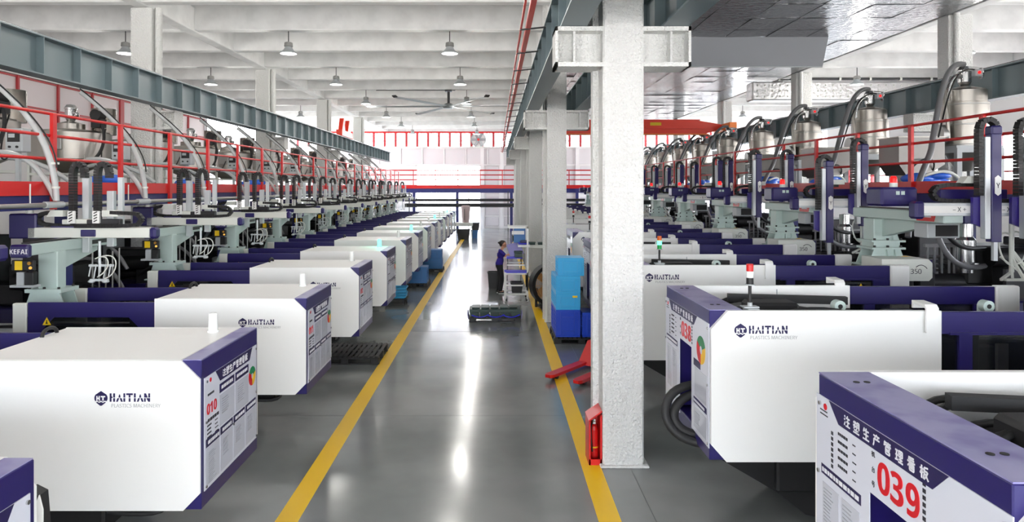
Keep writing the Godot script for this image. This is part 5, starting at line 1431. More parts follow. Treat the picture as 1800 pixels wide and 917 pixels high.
func make_right_dryer() -> Node3D:
	var o := thing("hopper_dryer", "", "dryer", Vector3.ZERO, 0.0, "right hopper dryers")
	part(o, "vessel", SB.new().lathe([Vector2(0.1, 0.3), Vector2(0.14, 0.32), Vector2(0.43, 0.78), Vector2(0.43, 1.7), Vector2(0.39, 1.71), Vector2(0.39, 1.95), Vector2(0.36, 1.98), Vector2(0.12, 2.05), Vector2(0, 2.05)], Vector3.ZERO, 28), "steel")
	var bd := SB.new()
	for y in [0.84, 1.25, 1.66]:
		bd.lathe([Vector2(0.43, y - 0.015), Vector2(0.438, y - 0.01), Vector2(0.438, y + 0.01), Vector2(0.43, y + 0.015)], Vector3.ZERO, 28)
	stuff(o, "bands", bd, "dull_steel")
	var ld := SB.new()
	loader(ld, Vector3(0, 2.02, 0), 0.95)
	ld.tube(bez(Vector3(-0.12, 2.25, 0.05), Vector3(-0.3, 2.3, 0.1), Vector3(-0.4, 2.1, 0.1), Vector3(-0.42, 1.75, 0.1), 10), 0.05, 8).ball(Vector3(0.25, 2.3, 0.12), Vector3(0.06, 0.12, 0.06)).cyl(Vector3(0.1, 2.42, 0), Vector3(0.34, 2.4, 0), 0.05)
	part(o, "loader_head", ld, "chrome")
	var vb := part(o, "valve_box", SB.new().box(Vector3(0.12, 2.3, 0.2), Vector3(0.16, 0.14, 0.12), 0.01), "light_grey")
	part(vb, "pilot_lamp", SB.new().cyl(Vector3(0.12, 2.3, 0.26), Vector3(0.12, 2.3, 0.275), 0.03), "red_glow")
	part(o, "air_duct", SB.new().tube(bez(Vector3(-0.5, 0.95, 0.25), Vector3(-0.52, 1.5, 0.25), Vector3(-0.56, 1.75, 0.2), Vector3(-0.5, 1.95, 0.15), 10), 0.04, 8), "steel")
	part(o, "blower", SB.new().cyl(Vector3(-0.62, 1.05, 0.1), Vector3(-0.5, 1.05, 0.1), 0.2, 0.2, 16).box(Vector3(-0.62, 0.9, -0.15), Vector3(0.24, 0.24, 0.3), 0.02), "dull_steel")
	var st := SB.new()
	for x in [-0.42, 0.42]:
		for z in [-0.42, 0.42]:
			st.box(Vector3(x, 0.38, z), Vector3(0.1, 0.76, 0.1))
	st.box(Vector3(0, 0.74, 0.42), Vector3(0.94, 0.14, 0.06)).box(Vector3(0, 0.74, -0.42), Vector3(0.94, 0.14, 0.06)).box(Vector3(0.42, 0.74, 0), Vector3(0.06, 0.14, 0.8)).box(Vector3(-0.42, 0.74, 0), Vector3(0.06, 0.14, 0.8))
	part(o, "stand", st, "light_grey")
	var tk := part(o, "side_tank", SB.new().prism([Vector2(-0.3, 0.2), Vector2(0.1, 0.2), Vector2(0.45, 0.42), Vector2(0.45, 0.95), Vector2(-0.45, 0.95), Vector2(-0.45, 0.42)], Vector3(-1.32, 0, 0.0), Vector3.RIGHT, Vector3.UP, Vector3(0, 0, 0.7)), "tank_steel")
	part(tk, "tank_lid", SB.new().box(Vector3(-1.32, 0.96, 0.35), Vector3(0.94, 0.02, 0.74)), "steel")
	part(tk, "tank_legs", SB.new().box(Vector3(-1.6, 0.1, 0.35), Vector3(0.05, 0.22, 0.5)).box(Vector3(-1.1, 0.15, 0.35), Vector3(0.05, 0.32, 0.5)), "light_grey")
	part(o, "suction_hose", SB.new().tube(bez(Vector3(-0.05, 2.5, 0.05), Vector3(-0.6, 2.55, 0.3), Vector3(-1.1, 1.7, 0.9), Vector3(-1.55, 0.9, 1.4), 18) + bez(Vector3(-1.62, 0.75, 1.48), Vector3(-1.8, 0.4, 1.7), Vector3(-2.2, 0.2, 1.9), Vector3(-2.5, -0.9, 2.2), 10), 0.055, 8), "hose_grey")
	part(o, "cable", SB.new().tube(bez(Vector3(0.1, 2.36, 0.2), Vector3(-0.5, 2.45, 0.4), Vector3(-1.0, 1.75, 1.0), Vector3(-1.5, 0.9, 1.48), 14), 0.016, 6), "black")
	part(o, "cable", SB.new().tube(bez(Vector3(-1.1, 0.3, 0.7), Vector3(-1.1, 0.65, 0.9), Vector3(-1.6, 0.6, 0.9), Vector3(-1.7, 0.1, 0.8)), 0.016, 6), "black")
	return o


func build_right_line():
	var proto := make_right_machine(1)
	var d0 := 2.52
	var nm := ["cut off by the frame corner", "board numbered 038", "with green-lit stack light", "beside the blue crate stack"]
	var row := []
	for i in 12:
		var lab := "white and navy open-topped moulding machine, right row, %s" % (nm[i] if i < 4 else ORD[i] + " from camera")
		var at := Vector3(1.95, 0, -d0 - RD - 3.64 * i)
		var m: Node3D = proto
		if i == 0:
			m.position = at
			m.set_meta("label", lab)
		else:
			m = dup(proto, lab, at)
		row.append(m)
	for i in 3:   # numbers after the copies are made, so that each board has its own
		letter(row[i].get_node("notice_board"), ["039", "038", "037"][i], 0.215, "print_red", Vector3(0.03 * 1.56, 0.302 * 1.13, 0.0015), Vector3.ZERO, true, "machine_number")
	for c in get_children():   # only the machine numbered 038 has hoses looping out of its opening
		if String(c.get_meta("group", "")) == "right machine row" and not String(c.get_meta("label")).contains("038"):
			for h in c.get_children():
				if String(h.name).begins_with("loop_hose"):
					c.remove_child(h)
					h.free()
	stack_light("stack light with red top and black lower tier on the machine with number 038", Vector3(2.36, 2.095, -6.32), ["black", "lamp_shell", "red_paint"])
	stack_light("stack light glowing green under an amber tier, right of the front column", Vector3(2.4, 2.095, -9.96), ["glass_green", "green_glow", "amber_cap"])
	stack_light("stack light with red top left of the front column, nearer one", Vector3(2.39, 2.095, -17.24), ["black", "lamp_shell", "red_paint"])
	stack_light("stack light with red top left of the front column, farther one", Vector3(2.4, 2.095, -20.88), ["black", "lamp_shell", "red_paint"])
	var rob: Node3D = null
	var offs := [[0.1, -0.1], [0.0, 0.0], [0.0, 0.0], [-0.33, -0.2], [-0.2, 0.05]]
	for i in range(1, 12):
		var lab := "pale green take-out robot with navy vertical arms over the right machines, %s from the camera" % ORD[i - 1]
		var at := Vector3(6.0, 2.0, -d0 - RD - 3.64 * i)
		var r: Node3D
		if rob == null:
			rob = make_right_robot()
			r = rob
			rob.position = at
			rob.set_meta("label", lab)
		else:
			r = dup(rob, lab, at)
		var k := 0
		for c in r.get_children():
			if String(c.name).begins_with("vertical_arm"):
				var f: Array = offs[i % offs.size()]
				c.position = Vector3(f[k], -0.3 if (i == 3 and k == 0) else 0.0, 0)
				k += 1
	var dry: Node3D = null
	for i in 10:
		var lab := "tall stainless hopper dryer on a grey stand on the right mezzanine, %s from the camera" % ORD[i]
		var at := Vector3(9.7, 3.24, -14.1 - 3.56 * i)
		if dry == null:
			dry = make_right_dryer()
			dry.position = at
			dry.set_meta("label", lab)
		else:
			dup(dry, lab, at)
	for i in 4:
		var s := SB.new()
		var rng := RandomNumberGenerator.new()
		rng.seed = 30 + i
		for j in 7:
			s.ball(Vector3(rng.randf_range(-0.3, 0.3), 0.1 + 0.05 * (j % 3), rng.randf_range(-0.2, 0.2)), Vector3(rng.randf_range(0.2, 0.36), rng.randf_range(0.06, 0.13), rng.randf_range(0.15, 0.25)), 14, 8)
		var bg := thing("resin_bag", "crumpled blue plastic bag on the right mezzanine deck, %s from the camera" % ORD[i], "bag", Vector3(8.1, 3.22, [-12.6, -16.6, -20.2, -27.2][i]), 0.3 * i, "blue bags on the deck")
		part(bg, "sheet", s, "bag_blue")
		part(bg, "fold", SB.new().tube(bez(Vector3(-0.3, 0.2, 0.2), Vector3(0, 0.32, 0.25), Vector3(0.2, 0.3, 0.2), Vector3(0.42, 0.12, 0.1)), 0.03, 6), "off_white")
	for i in 3:
		var bg := thing("resin_bag", "blue bag lying on the left mezzanine deck, %s from the camera" % ORD[i], "bag", Vector3(-7.6, 3.22, [-13.2, -17.0, -21.2][i]), 0.5 * i, "blue bags on the left deck")
		part(bg, "sheet", SB.new().ball(Vector3(0, 0.1, 0), Vector3(0.35, 0.12, 0.25), 14, 8).ball(Vector3(0.25, 0.14, 0.1), Vector3(0.2, 0.1, 0.2), 12, 8), "bag_blue")


func crate(parent_label: String, at: Vector3, s: Vector3, m: String, group: String, turn := 0.0) -> Node3D:
	# folding plastic crate with ribs, rim and recessed sides
	var o := thing("crate", parent_label, "crate", at, turn, group)
	var b := SB.new()
	b.box(Vector3(0, s.y / 2, 0), Vector3(s.x - 0.03, s.y - 0.03, s.z - 0.03), 0.006)
	b.box(Vector3(0, 0.02, 0), Vector3(s.x, 0.04, s.z), 0.005)
	part(o, "body", b, m)
	part(o, "rim", SB.new().box(Vector3(0, s.y - 0.03, 0), Vector3(s.x, 0.06, s.z), 0.006), m)
	var r := SB.new()
	for k in [-1, 1]:
		for x in [-0.47, -0.28, 0.28, 0.47]:
			r.box(Vector3(x * s.x, s.y / 2, k * (s.z / 2 - 0.004)), Vector3(0.03, s.y - 0.08, 0.024))
		r.box(Vector3(0, s.y * 0.2, k * (s.z / 2 - 0.004)), Vector3(s.x * 0.56, 0.025, 0.024))
		r.box(Vector3(0, s.y * 0.72, k * (s.z / 2 - 0.004)), Vector3(s.x * 0.56, 0.02, 0.024))
		for i in 5:
			r.box(Vector3(k * (s.x / 2 - 0.006), s.y / 2, (-0.4 + 0.2 * i) * s.z), Vector3(0.014, s.y - 0.08, 0.02))
			r.box(Vector3(k * (s.x / 2 - 0.006), s.y * (0.15 + 0.16 * i), 0), Vector3(0.012, 0.012, s.z * 0.9))
	stuff(o, "ribs", r, m)
	return o


func make_pallet(label: String, at: Vector3, w: float, d: float, h: float, group := "") -> Node3D:
	var o := thing("pallet", label, "pallet", at, 0.0, group)
	var n := int(w / 0.09)
	for i in n:
		part(o, "slat", SB.new().box(Vector3(-w / 2 + (i + 0.5) * w / n, h - 0.012, 0), Vector3(w / n * 0.62, 0.024, d), 0.004), "black")
	for k in [-1, 0, 1]:
		part(o, "deck_bar", SB.new().box(Vector3(0, h - 0.036, k * (d / 2 - 0.06)), Vector3(w, 0.03, 0.12), 0.005), "black")
		for j in [-1, 0, 1]:
			part(o, "foot_block", SB.new().box(Vector3(j * (w / 2 - 0.08), (h - 0.03) / 2, k * (d / 2 - 0.07)), Vector3(0.15, h - 0.03, 0.13), 0.01), "black")
	part(o, "runner", SB.new().box(Vector3(0, 0.012, d / 2 - 0.06), Vector3(w, 0.024, 0.1)).box(Vector3(0, 0.012, -d / 2 + 0.06), Vector3(w, 0.024, 0.1)), "black")
	return o


func make_bin(label: String, at: Vector3, w: float, d: float, h: float, m: String) -> Node3D:
	var o := thing("bin", label, "bin", at)
	var sb := SB.new()
	var t := 0.02
	for f in [[Vector3(0, 0, 1), w, d], [Vector3(0, 0, -1), w, d], [Vector3(1, 0, 0), d, w], [Vector3(-1, 0, 0), d, w]]:
		var n: Vector3 = f[0]
		var u := Vector3.UP.cross(n)
		var hw: float = f[1] / 2
		var off: float = f[2] / 2
		sb.prism([Vector2(-hw * 0.82, 0), Vector2(hw * 0.82, 0), Vector2(hw, h), Vector2(-hw, h)], n * off * 0.82, u, (Vector3.UP + n * off * 0.18 / h), -n * t)
	sb.box(Vector3(0, 0.015, 0), Vector3(w * 0.82, 0.03, d * 0.82))
	part(o, "tub", sb, m)
	part(o, "rim", SB.new().box(Vector3(0, h, d / 2), Vector3(w + 0.03, 0.03, 0.035)).box(Vector3(0, h, -d / 2), Vector3(w + 0.03, 0.03, 0.035)).box(Vector3(w / 2, h, 0), Vector3(0.035, 0.03, d)).box(Vector3(-w / 2, h, 0), Vector3(0.035, 0.03, d)), m)
	return o


func make_tray(label: String, at: Vector3, s: Vector3, group := "", turn := 0.0) -> Node3D:
	var o := thing("parts_tray", label, "tray", at, turn, group)
	part(o, "shell", SB.new().box(Vector3(0, s.y * 0.35, 0), Vector3(s.x * 0.9, s.y * 0.7, s.z * 0.9), 0.008), "tray_green")
	part(o, "lip", SB.new().box(Vector3(0, s.y * 0.85, 0), Vector3(s.x, s.y * 0.3, s.z), 0.006), "tray_green")
	return o


func build_aisle():
	# blue crates on a pallet beside the machine with the crate stack
	make_pallet("black plastic pallet under the blue crate stack", Vector3(1.78, 0, -14.55), 1.14, 1.15, 0.14)
	var g := "crates of the blue stack"
	crate("deep blue crate at the foot of the stack, aisle side, front", Vector3(1.5, 0.14, -14.28), Vector3(0.5, 0.56, 0.58), "crate_blue", g)
	crate("deep blue crate at the foot of the stack, machine side, front", Vector3(2.05, 0.14, -14.28), Vector3(0.52, 0.5, 0.58), "crate_blue", g)
	crate("deep blue crate at the foot of the stack, aisle side, rear", Vector3(1.5, 0.14, -14.87), Vector3(0.5, 0.56, 0.58), "crate_blue", g)
	crate("light blue crate second from the bottom of the stack, front, with a yellow tag", Vector3(1.5, 0.7, -14.28), Vector3(0.5, 0.33, 0.58), "crate_cyan", g)
	crate("light blue crate third from the bottom of the stack, front", Vector3(1.5, 1.03, -14.28), Vector3(0.5, 0.36, 0.58), "crate_cyan", g)
	crate("light blue crate on top of the stack, set slightly to the right", Vector3(1.56, 1.39, -14.3), Vector3(0.54, 0.37, 0.56), "crate_cyan", g)
	crate("light blue crate in the rear of the stack, above the deep blue one", Vector3(1.5, 0.7, -14.87), Vector3(0.5, 0.33, 0.58), "crate_cyan", g)
	crate("light blue crate in the rear of the stack, uppermost", Vector3(1.5, 1.03, -14.87), Vector3(0.5, 0.33, 0.58), "crate_cyan", g)
	tag(part(self, "crate_tag", SB.new().box(Vector3(1.64, 0.97, -13.985), Vector3(0.1, 0.04, 0.008)), "warn_yellow"), "small yellow tag on the light blue crate", "tag")
	# pallet of green trays in the aisle
	make_pallet("low black pallet in the aisle under the green part trays", Vector3(0.0, 0, -16.55), 1.24, 0.6, 0.13)
	var fm := thing("film_wrap", "blue film wrap draped round the green trays on the aisle pallet", "film", Vector3(0, 0.13, -16.55))
	for k in 3:
		var x := -0.55 + 0.37 * k
		part(fm, "strip", SB.new().tube(bez(Vector3(x, 0.05, 0.33), Vector3(x + 0.1, 0.0, 0.36), Vector3(x + 0.25, -0.03, 0.35), Vector3(x + 0.4, 0.06, 0.32), 10), 0.014, 6), "bench_blue")
	part(fm, "side_flap", SB.new().box(Vector3(-0.64, 0.03, 0.15), Vector3(0.02, 0.16, 0.3), 0.008, Basis.from_euler(Vector3(0.1, 0, 0.15))).box(Vector3(0.64, 0.03, 0.15), Vector3(0.02, 0.14, 0.3), 0.008, Basis.from_euler(Vector3(0.1, 0, -0.15))), "lilac")
	for i in 5:
		make_tray("dark green part tray in the lower layer on the aisle pallet, %s from the left" % ["first", "second", "third", "fourth", "fifth"][i], Vector3(-0.49 + 0.245 * i, 0.13, -16.5), Vector3(0.22, 0.1, 0.46), "trays of the aisle pallet")
	var rk := thing("ribbed_tray", "long dark green ribbed tray rack lying across the trays on the aisle pallet", "tray", Vector3(0, 0.23, -16.5))
	part(rk, "plate", SB.new().box(Vector3(0, 0.04, 0), Vector3(1.22, 0.075, 0.5), 0.01), "tray_green")
	var ri := SB.new()
	for i in 48:
		ri.box(Vector3(-0.6 + 0.0255 * i, 0.04, 0.255), Vector3(0.012, 0.07, 0.02))
	stuff(rk, "ribs", ri, "tray_green")
	for i in 5:
		make_tray("flat green tray on top of the ribbed rack, %s from the left" % ["first", "second", "third", "fourth", "fifth"][i], Vector3(-0.46 + 0.225 * i, 0.307, -16.5), Vector3(0.2, 0.04, 0.4), "top trays of the aisle pallet")
	# workbench of white tube with blue tops
	var wb := thing("workbench", "white tube-frame workbench with blue tops beside the standing worker", "workbench", Vector3(0.62, 0, -19.6))
	var fr := SB.new()
	for x in [-0.33, 0.3]:
		for z in [0.35, -0.35]:
			fr.box(Vector3(x, 0.41, z), Vector3(0.05, 0.82, 0.05))
	for z in [0.35, -0.35]:
		fr.box(Vector3(0.3, 1.2, z), Vector3(0.05, 1.8, 0.05))
		fr.box(Vector3(0.05, 2.08, z), Vector3(0.55, 0.05, 0.05))
		fr.box(Vector3(0, 0.2, z), Vector3(0.62, 0.045, 0.045)).box(Vector3(-0.08, 0.45, z), Vector3(0.5, 0.04, 0.04)).box(Vector3(0, 0.78, z), Vector3(0.64, 0.05, 0.05))
		fr.box(Vector3(-0.02, 1.0, z - 0.2), Vector3(0.5, 0.04, 0.04))
	for y in [0.2, 0.78, 1.6, 2.08]:
		fr.box(Vector3(0.3, y, 0), Vector3(0.05, 0.05, 0.7))
	fr.box(Vector3(-0.22, 2.1, 0), Vector3(0.07, 0.06, 0.72))
	part(wb, "frame", fr, "white_paint")
	part(wb, "lower_top", SB.new().box(Vector3(-0.02, 0.82, 0.12), Vector3(0.66, 0.03, 0.5), 0.005), "bench_blue")
	part(wb, "upper_top", SB.new().box(Vector3(-0.05, 1.16, -0.5), Vector3(0.46, 0.04, 0.5), 0.005), "bench_blue")
	part(wb, "upper_legs", SB.new().box(Vector3(-0.25, 0.98, -0.3), Vector3(0.02, 0.34, 0.02)).box(Vector3(0.15, 0.98, -0.3), Vector3(0.02, 0.34, 0.02)).box(Vector3(-0.25, 0.58, -0.7), Vector3(0.02, 1.14, 0.02)).box(Vector3(0.15, 0.58, -0.7), Vector3(0.02, 1.14, 0.02)), "iron")
	part(wb, "back_shelf", SB.new().box(Vector3(0.2, 1.62, 0.1), Vector3(0.3, 0.03, 0.5), 0.004), "bench_blue")
	part(wb, "shelf_bracket", SB.new().box(Vector3(0.2, 1.56, 0.1), Vector3(0.34, 0.06, 0.5)).box(Vector3(0.05, 1.9, -0.2), Vector3(0.36, 0.1, 0.04)), "white_paint")
	part(wb, "notice", SB.new().box(Vector3(0.1, 1.85, -0.36), Vector3(0.34, 0.5, 0.012)), "crate_dull")
	part(wb, "wood_back", SB.new().box(Vector3(0.3, 1.2, -0.1), Vector3(0.012, 0.7, 0.4)), "tan")
	var cs := SB.new()
	for x in [-0.3, 0.28]:
		for z in [0.35, -0.35]:
			cs.cyl(Vector3(x - 0.02, 0.04, z), Vector3(x + 0.02, 0.04, z), 0.038)
	stuff(wb, "castors", cs, "black")
	make_tray("dark green tray on the front of the blue upper bench top", Vector3(0.68, 1.18, -19.9), Vector3(0.24, 0.18, 0.2), "trays at the workbench")
	make_tray("dark green tray held up at the worker's far side", Vector3(0.6, 1.62, -20.3), Vector3(0.18, 0.16, 0.16), "trays at the workbench")
	tag(part(self, "lilac_film", SB.new().box(Vector3(0.6, 1.38, -20.25), Vector3(0.42, 0.42, 0.02), 0.005, Basis.from_euler(Vector3(-0.5, 0, 0.3))), "lilac"), "sheet of lilac film leaning over the upper bench top", "film")
	tag(part(self, "scanner", SB.new().box(Vector3(0.82, 1.67, -19.45), Vector3(0.2, 0.07, 0.1), 0.01), "print_navy"), "small dark device on the bench's back shelf", "device")
	make_bin("black bin on the low shelf of the white workbench", Vector3(0.62, 0.225, -19.5), 0.34, 0.4, 0.28, "black")
	make_bin("black waste bin standing behind the worker", Vector3(-0.03, 0, -21.9), 0.4, 0.4, 0.5, "black")
	# shelf between the columns with trays on it
	var sh := thing("shelf", "white shelf with green trays between the second and third columns", "shelf", Vector3(1.22, 0, -20.2))
	part(sh, "board", SB.new().box(Vector3(0, 1.48, 0), Vector3(0.62, 0.1, 0.5), 0.01), "off_white")
	part(sh, "legs", SB.new().box(Vector3(-0.27, 0.72, 0.2), Vector3(0.04, 1.44, 0.04)).box(Vector3(0.27, 0.72, 0.2), Vector3(0.04, 1.44, 0.04)).box(Vector3(-0.27, 0.72, -0.2), Vector3(0.04, 1.44, 0.04)).box(Vector3(0.27, 0.72, -0.2), Vector3(0.04, 1.44, 0.04)), "off_white")
	make_tray("green tray on the white shelf, left one", Vector3(1.08, 1.53, -20.1), Vector3(0.22, 0.08, 0.3), "trays on the white shelf")
	make_tray("green tray on the white shelf, right one", Vector3(1.36, 1.53, -20.1), Vector3(0.22, 0.08, 0.3), "trays on the white shelf")
	# drum fan
	var df := thing("drum_fan", "large black drum fan with tan guard behind the second column", "fan", Vector3(1.48, 0.64, -18.1), 0.22)
	var ring := SB.new()
	ring.lathe([Vector2(0.47, -0.17), Vector2(0.56, -0.18), Vector2(0.56, 0.18), Vector2(0.47, 0.17), Vector2(0.46, 0.0), Vector2(0.47, -0.17)], Vector3.ZERO, 32)
	var rm := part(df, "drum", ring, "black")
	rm.rotation = Vector3(PI / 2, 0, 0)
	var wires := SB.new()
	for i in 9:
		var pts := []
		for k in 25:
			pts.append(Vector3(cos(TAU * k / 24), sin(TAU * k / 24), 0) * (0.05 + 0.05 * i) + Vector3(0, 0, 0.16))
		wires.tube(pts, 0.006, 4)
	for k in 8:
		wires.cyl(Vector3(0, 0, 0.17), Vector3(cos(TAU * k / 8), sin(TAU * k / 8), 0) * 0.5 + Vector3(0, 0, 0.16), 0.006, 0.006, 4)
	stuff(df, "guard", wires, "tan")
	var fb := SB.new()
	for k in 5:
		var a := TAU * k / 5
		fb.bar(Vector3(cos(a), sin(a), 0) * 0.06, Vector3(cos(a), sin(a), 0) * 0.46, 0.03, 0.2, Vector3(-sin(a), cos(a), 0.6).normalized())
	stuff(df, "blades", fb, "tan")
	part(df, "motor", SB.new().cyl(Vector3(0, 0, -0.1), Vector3(0, 0, 0.12), 0.1, 0.1, 14), "black")
	part(df, "switch_box", SB.new().box(Vector3(-0.1, 0.57, 0.05), Vector3(0.2, 0.1, 0.16), 0.01), "light_grey")
	part(df, "stand", SB.new().box(Vector3(0, -0.56, 0), Vector3(0.7, 0.06, 0.42), 0.01).box(Vector3(-0.4, -0.33, 0), Vector3(0.05, 0.5, 0.08)).box(Vector3(0.4, -0.33, 0), Vector3(0.05, 0.5, 0.08)).cyl(Vector3(-0.3, -0.6, 0.15), Vector3(-0.27, -0.6, 0.15), 0.04).cyl(Vector3(0.3, -0.6, 0.15), Vector3(0.33, -0.6, 0.15), 0.04), "black")
	tag(part(self, "cable_trunking", SB.new().box(Vector3(1.22, 0.3, -16.28), Vector3(0.07, 0.6, 0.06), 0.006), "off_white"), "short white cable trunking at the foot of the second column", "trunking")
	# pallet jack behind the front column
	var pj := thing("pallet_jack", "red hand pallet jack poking out from behind the front column", "pallet jack", Vector3(1.78, 0, -12.0), 0.0)
	var dirv := Vector3(-0.62, 0, 0.785)
	var acr := Vector3(0.785, 0, 0.62)
	for k in [-0.27, 0.27]:
		var a: Vector3 = acr * k
		part(pj, "fork", SB.new().prism([Vector2(-0.08, 0), Vector2(0.08, 0), Vector2(0.08, 1.05), Vector2(0.05, 1.12), Vector2(-0.05, 1.12), Vector2(-0.08, 1.05)], a + Vector3(0, 0.06, 0), acr, dirv, Vector3(0, 0.05, 0)), "red_paint")
		part(pj, "fork_roller", SB.new().cyl(a + dirv * 0.9 + Vector3(0, 0.04, 0) - acr * 0.05, a + dirv * 0.9 + Vector3(0, 0.04, 0) + acr * 0.05, 0.04), "black")
	part(pj, "hood", SB.new().prism([Vector2(0.05, 0.06), Vector2(-0.45, 0.06), Vector2(-0.45, 0.42), Vector2(-0.3, 0.42)], -acr * 0.35, dirv, Vector3.UP, acr * 0.7), "red_paint")
	part(pj, "pump", SB.new().cyl(-dirv * 0.5 + Vector3(0, 0.1, 0), -dirv * 0.5 + Vector3(0, 0.5, 0), 0.06).cyl(-dirv * 0.55 - acr * 0.1 + Vector3(0, 0.1, 0), -dirv * 0.55 + acr * 0.1 + Vector3(0, 0.1, 0), 0.1, 0.1, 16), "black")
	part(pj, "tow_bar", SB.new().tube([-dirv * 0.55 + Vector3(0, 0.5, 0), -dirv * 0.6 + Vector3(0, 1.0, 0), -dirv * 0.62 + Vector3(0, 1.15, 0)], 0.02, 8).bar(-dirv * 0.62 - acr * 0.1 + Vector3(0, 1.15, 0), -dirv * 0.62 + acr * 0.1 + Vector3(0, 1.15, 0), 0.03, 0.03), "red_paint")
	# fire extinguisher box against the front column
	var fe := thing("extinguisher_box", "red fire extinguisher box standing against the left side of the front column", "extinguisher box", Vector3(1.16, 0.0, -8.03))
	part(fe, "case", SB.new().box(Vector3(0, 0.25, -0.14), Vector3(0.15, 0.5, 0.02)).box(Vector3(-0.07, 0.25, 0), Vector3(0.012, 0.5, 0.3)).box(Vector3(0.07, 0.29, 0), Vector3(0.012, 0.58, 0.3)).box(Vector3(0, 0.012, 0), Vector3(0.15, 0.024, 0.3)), "red_paint")
	part(fe, "lid", SB.new().prism([Vector2(-0.078, 0.5), Vector2(0.076, 0.61), Vector2(0.076, 0.63), Vector2(-0.078, 0.52)], Vector3(0, 0, -0.155), Vector3.RIGHT, Vector3.UP, Vector3(0, 0, 0.31)), "red_paint")
	part(fe, "window_frame", SB.new().box(Vector3(-0.066, 0.25, 0.15), Vector3(0.02, 0.5, 0.012)).box(Vector3(0.066, 0.28, 0.15), Vector3(0.02, 0.56, 0.012)).box(Vector3(0, 0.035, 0.15), Vector3(0.15, 0.07, 0.012)), "red_paint")
	var ex := thing("fire_extinguisher", "red fire extinguisher with black hose inside the box by the column", "extinguisher", Vector3(1.165, 0.03, -8.05))
	part(ex, "cylinder", SB.new().lathe([Vector2(0, 0), Vector2(0.05, 0.0), Vector2(0.052, 0.02), Vector2(0.052, 0.33), Vector2(0.04, 0.37), Vector2(0.02, 0.39), Vector2(0.02, 0.41), Vector2(0, 0.41)], Vector3.ZERO, 18), "red_paint")
	part(ex, "valve", SB.new().box(Vector3(0, 0.42, 0), Vector3(0.03, 0.03, 0.1)).bar(Vector3(0, 0.43, -0.02), Vector3(0, 0.46, 0.08), 0.02, 0.01), "dull_steel")
	part(ex, "hose", SB.new().tube(bez(Vector3(0, 0.41, 0.03), Vector3(-0.06, 0.46, 0.06), Vector3(-0.05, 0.25, 0.1), Vector3(-0.03, 0.1, 0.1)), 0.01, 6), "black")
	part(ex, "band", SB.new().lathe([Vector2(0.053, 0.12), Vector2(0.054, 0.14)], Vector3.ZERO, 18), "print_yellow")
	var sd := thing("hose_reel_box", "small white cabinet with bright green top behind the right side of the front column", "cabinet", Vector3(1.7, 0, -8.6))
	part(sd, "body", SB.new().box(Vector3(0, 0.27, 0), Vector3(0.28, 0.54, 0.22), 0.01), "white_paint")
	part(sd, "lid", SB.new().box(Vector3(0, 0.56, 0), Vector3(0.3, 0.04, 0.24), 0.01), "glass_green")
	# left side: black pallet, dolly of trays, crates on pallets under the machine ends
	make_pallet("black slatted plastic pallet beside the left yellow line", Vector3(-2.72, 0, -12.9), 1.24, 1.1, 0.15)
	var dl := thing("dolly", "low black dolly with castors under the light blue trays", "dolly", Vector3(-2.72, 0, -19.0))
	part(dl, "deck", SB.new().box(Vector3(0, 0.13, 0), Vector3(0.62, 0.05, 0.45), 0.01), "black")
	for x in [-0.24, 0.24]:
		for z in [-0.16, 0.16]:
			part(dl, "castor", SB.new().cyl(Vector3(x - 0.02, 0.05, z), Vector3(x + 0.02, 0.05, z), 0.05, 0.05, 12).box(Vector3(x, 0.09, z), Vector3(0.05, 0.05, 0.04)), "rubber")
	for i in 6:
		var t := thing("stacking_tray", "light blue stacking tray on the dolly, %s from the bottom" % ["first", "second", "third", "fourth", "fifth", "top"][i], "tray", Vector3(-2.74 + 0.02 * (i % 2), 0.155 + 0.082 * i, -19.0), 0.05 * (i % 3), "blue trays on the dolly")
		part(t, "base", SB.new().box(Vector3(0, 0.012, 0), Vector3(0.5, 0.024, 0.38), 0.004), "crate_cyan")
		part(t, "rim", SB.new().frame(Vector3(0, 0.045, 0.19), 0.56, 0.05, 0.02, 0.02).frame(Vector3(0, 0.045, -0.19), 0.56, 0.05, 0.02, 0.02).box(Vector3(0.27, 0.045, 0), Vector3(0.02, 0.05, 0.36)).box(Vector3(-0.27, 0.045, 0), Vector3(0.02, 0.05, 0.36)), "crate_cyan")
	make_pallet("dark pallet under the first dull blue crates by the left machines", Vector3(-2.6, 0, -22.4), 0.9, 0.9, 0.14)
	crate("dull blue crate on a dark pallet by the left machines, nearest stack", Vector3(-2.58, 0.14, -22.2), Vector3(0.8, 0.52, 0.6), "crate_dull", "dull blue crates")
	make_pallet("dark pallet under the second dull blue crates by the left machines", Vector3(-2.45, 0, -26.3), 0.95, 0.9, 0.14)
	crate("dull blue crate on the second pallet by the left machines, lower", Vector3(-2.43, 0.14, -26.1), Vector3(0.85, 0.36, 0.6), "crate_dull", "dull blue crates")
	crate("dull blue crate on the second pallet by the left machines, upper", Vector3(-2.43, 0.5, -26.1), Vector3(0.82, 0.36, 0.58), "crate_dull", "dull blue crates")
	make_bin("black bin at the far end of the left yellow line", Vector3(-1.95, 0, -42.5), 0.8, 0.6, 0.62, "black")
	make_bin("blue bin beside the black bins at the far end", Vector3(-1.3, 0, -43.5), 0.45, 0.5, 0.5, "crate_dull")
	make_bin("black bin stacked above the blue bin at the far end", Vector3(-1.25, 0.52, -43.5), 0.55, 0.5, 0.45, "iron")
	var tt := thing("tray_table", "white tray table above the far black bin", "table", Vector3(-1.95, 0, -43.2))
	part(tt, "top", SB.new().box(Vector3(0, 0.9, 0), Vector3(1.1, 0.22, 0.6), 0.02), "off_white")
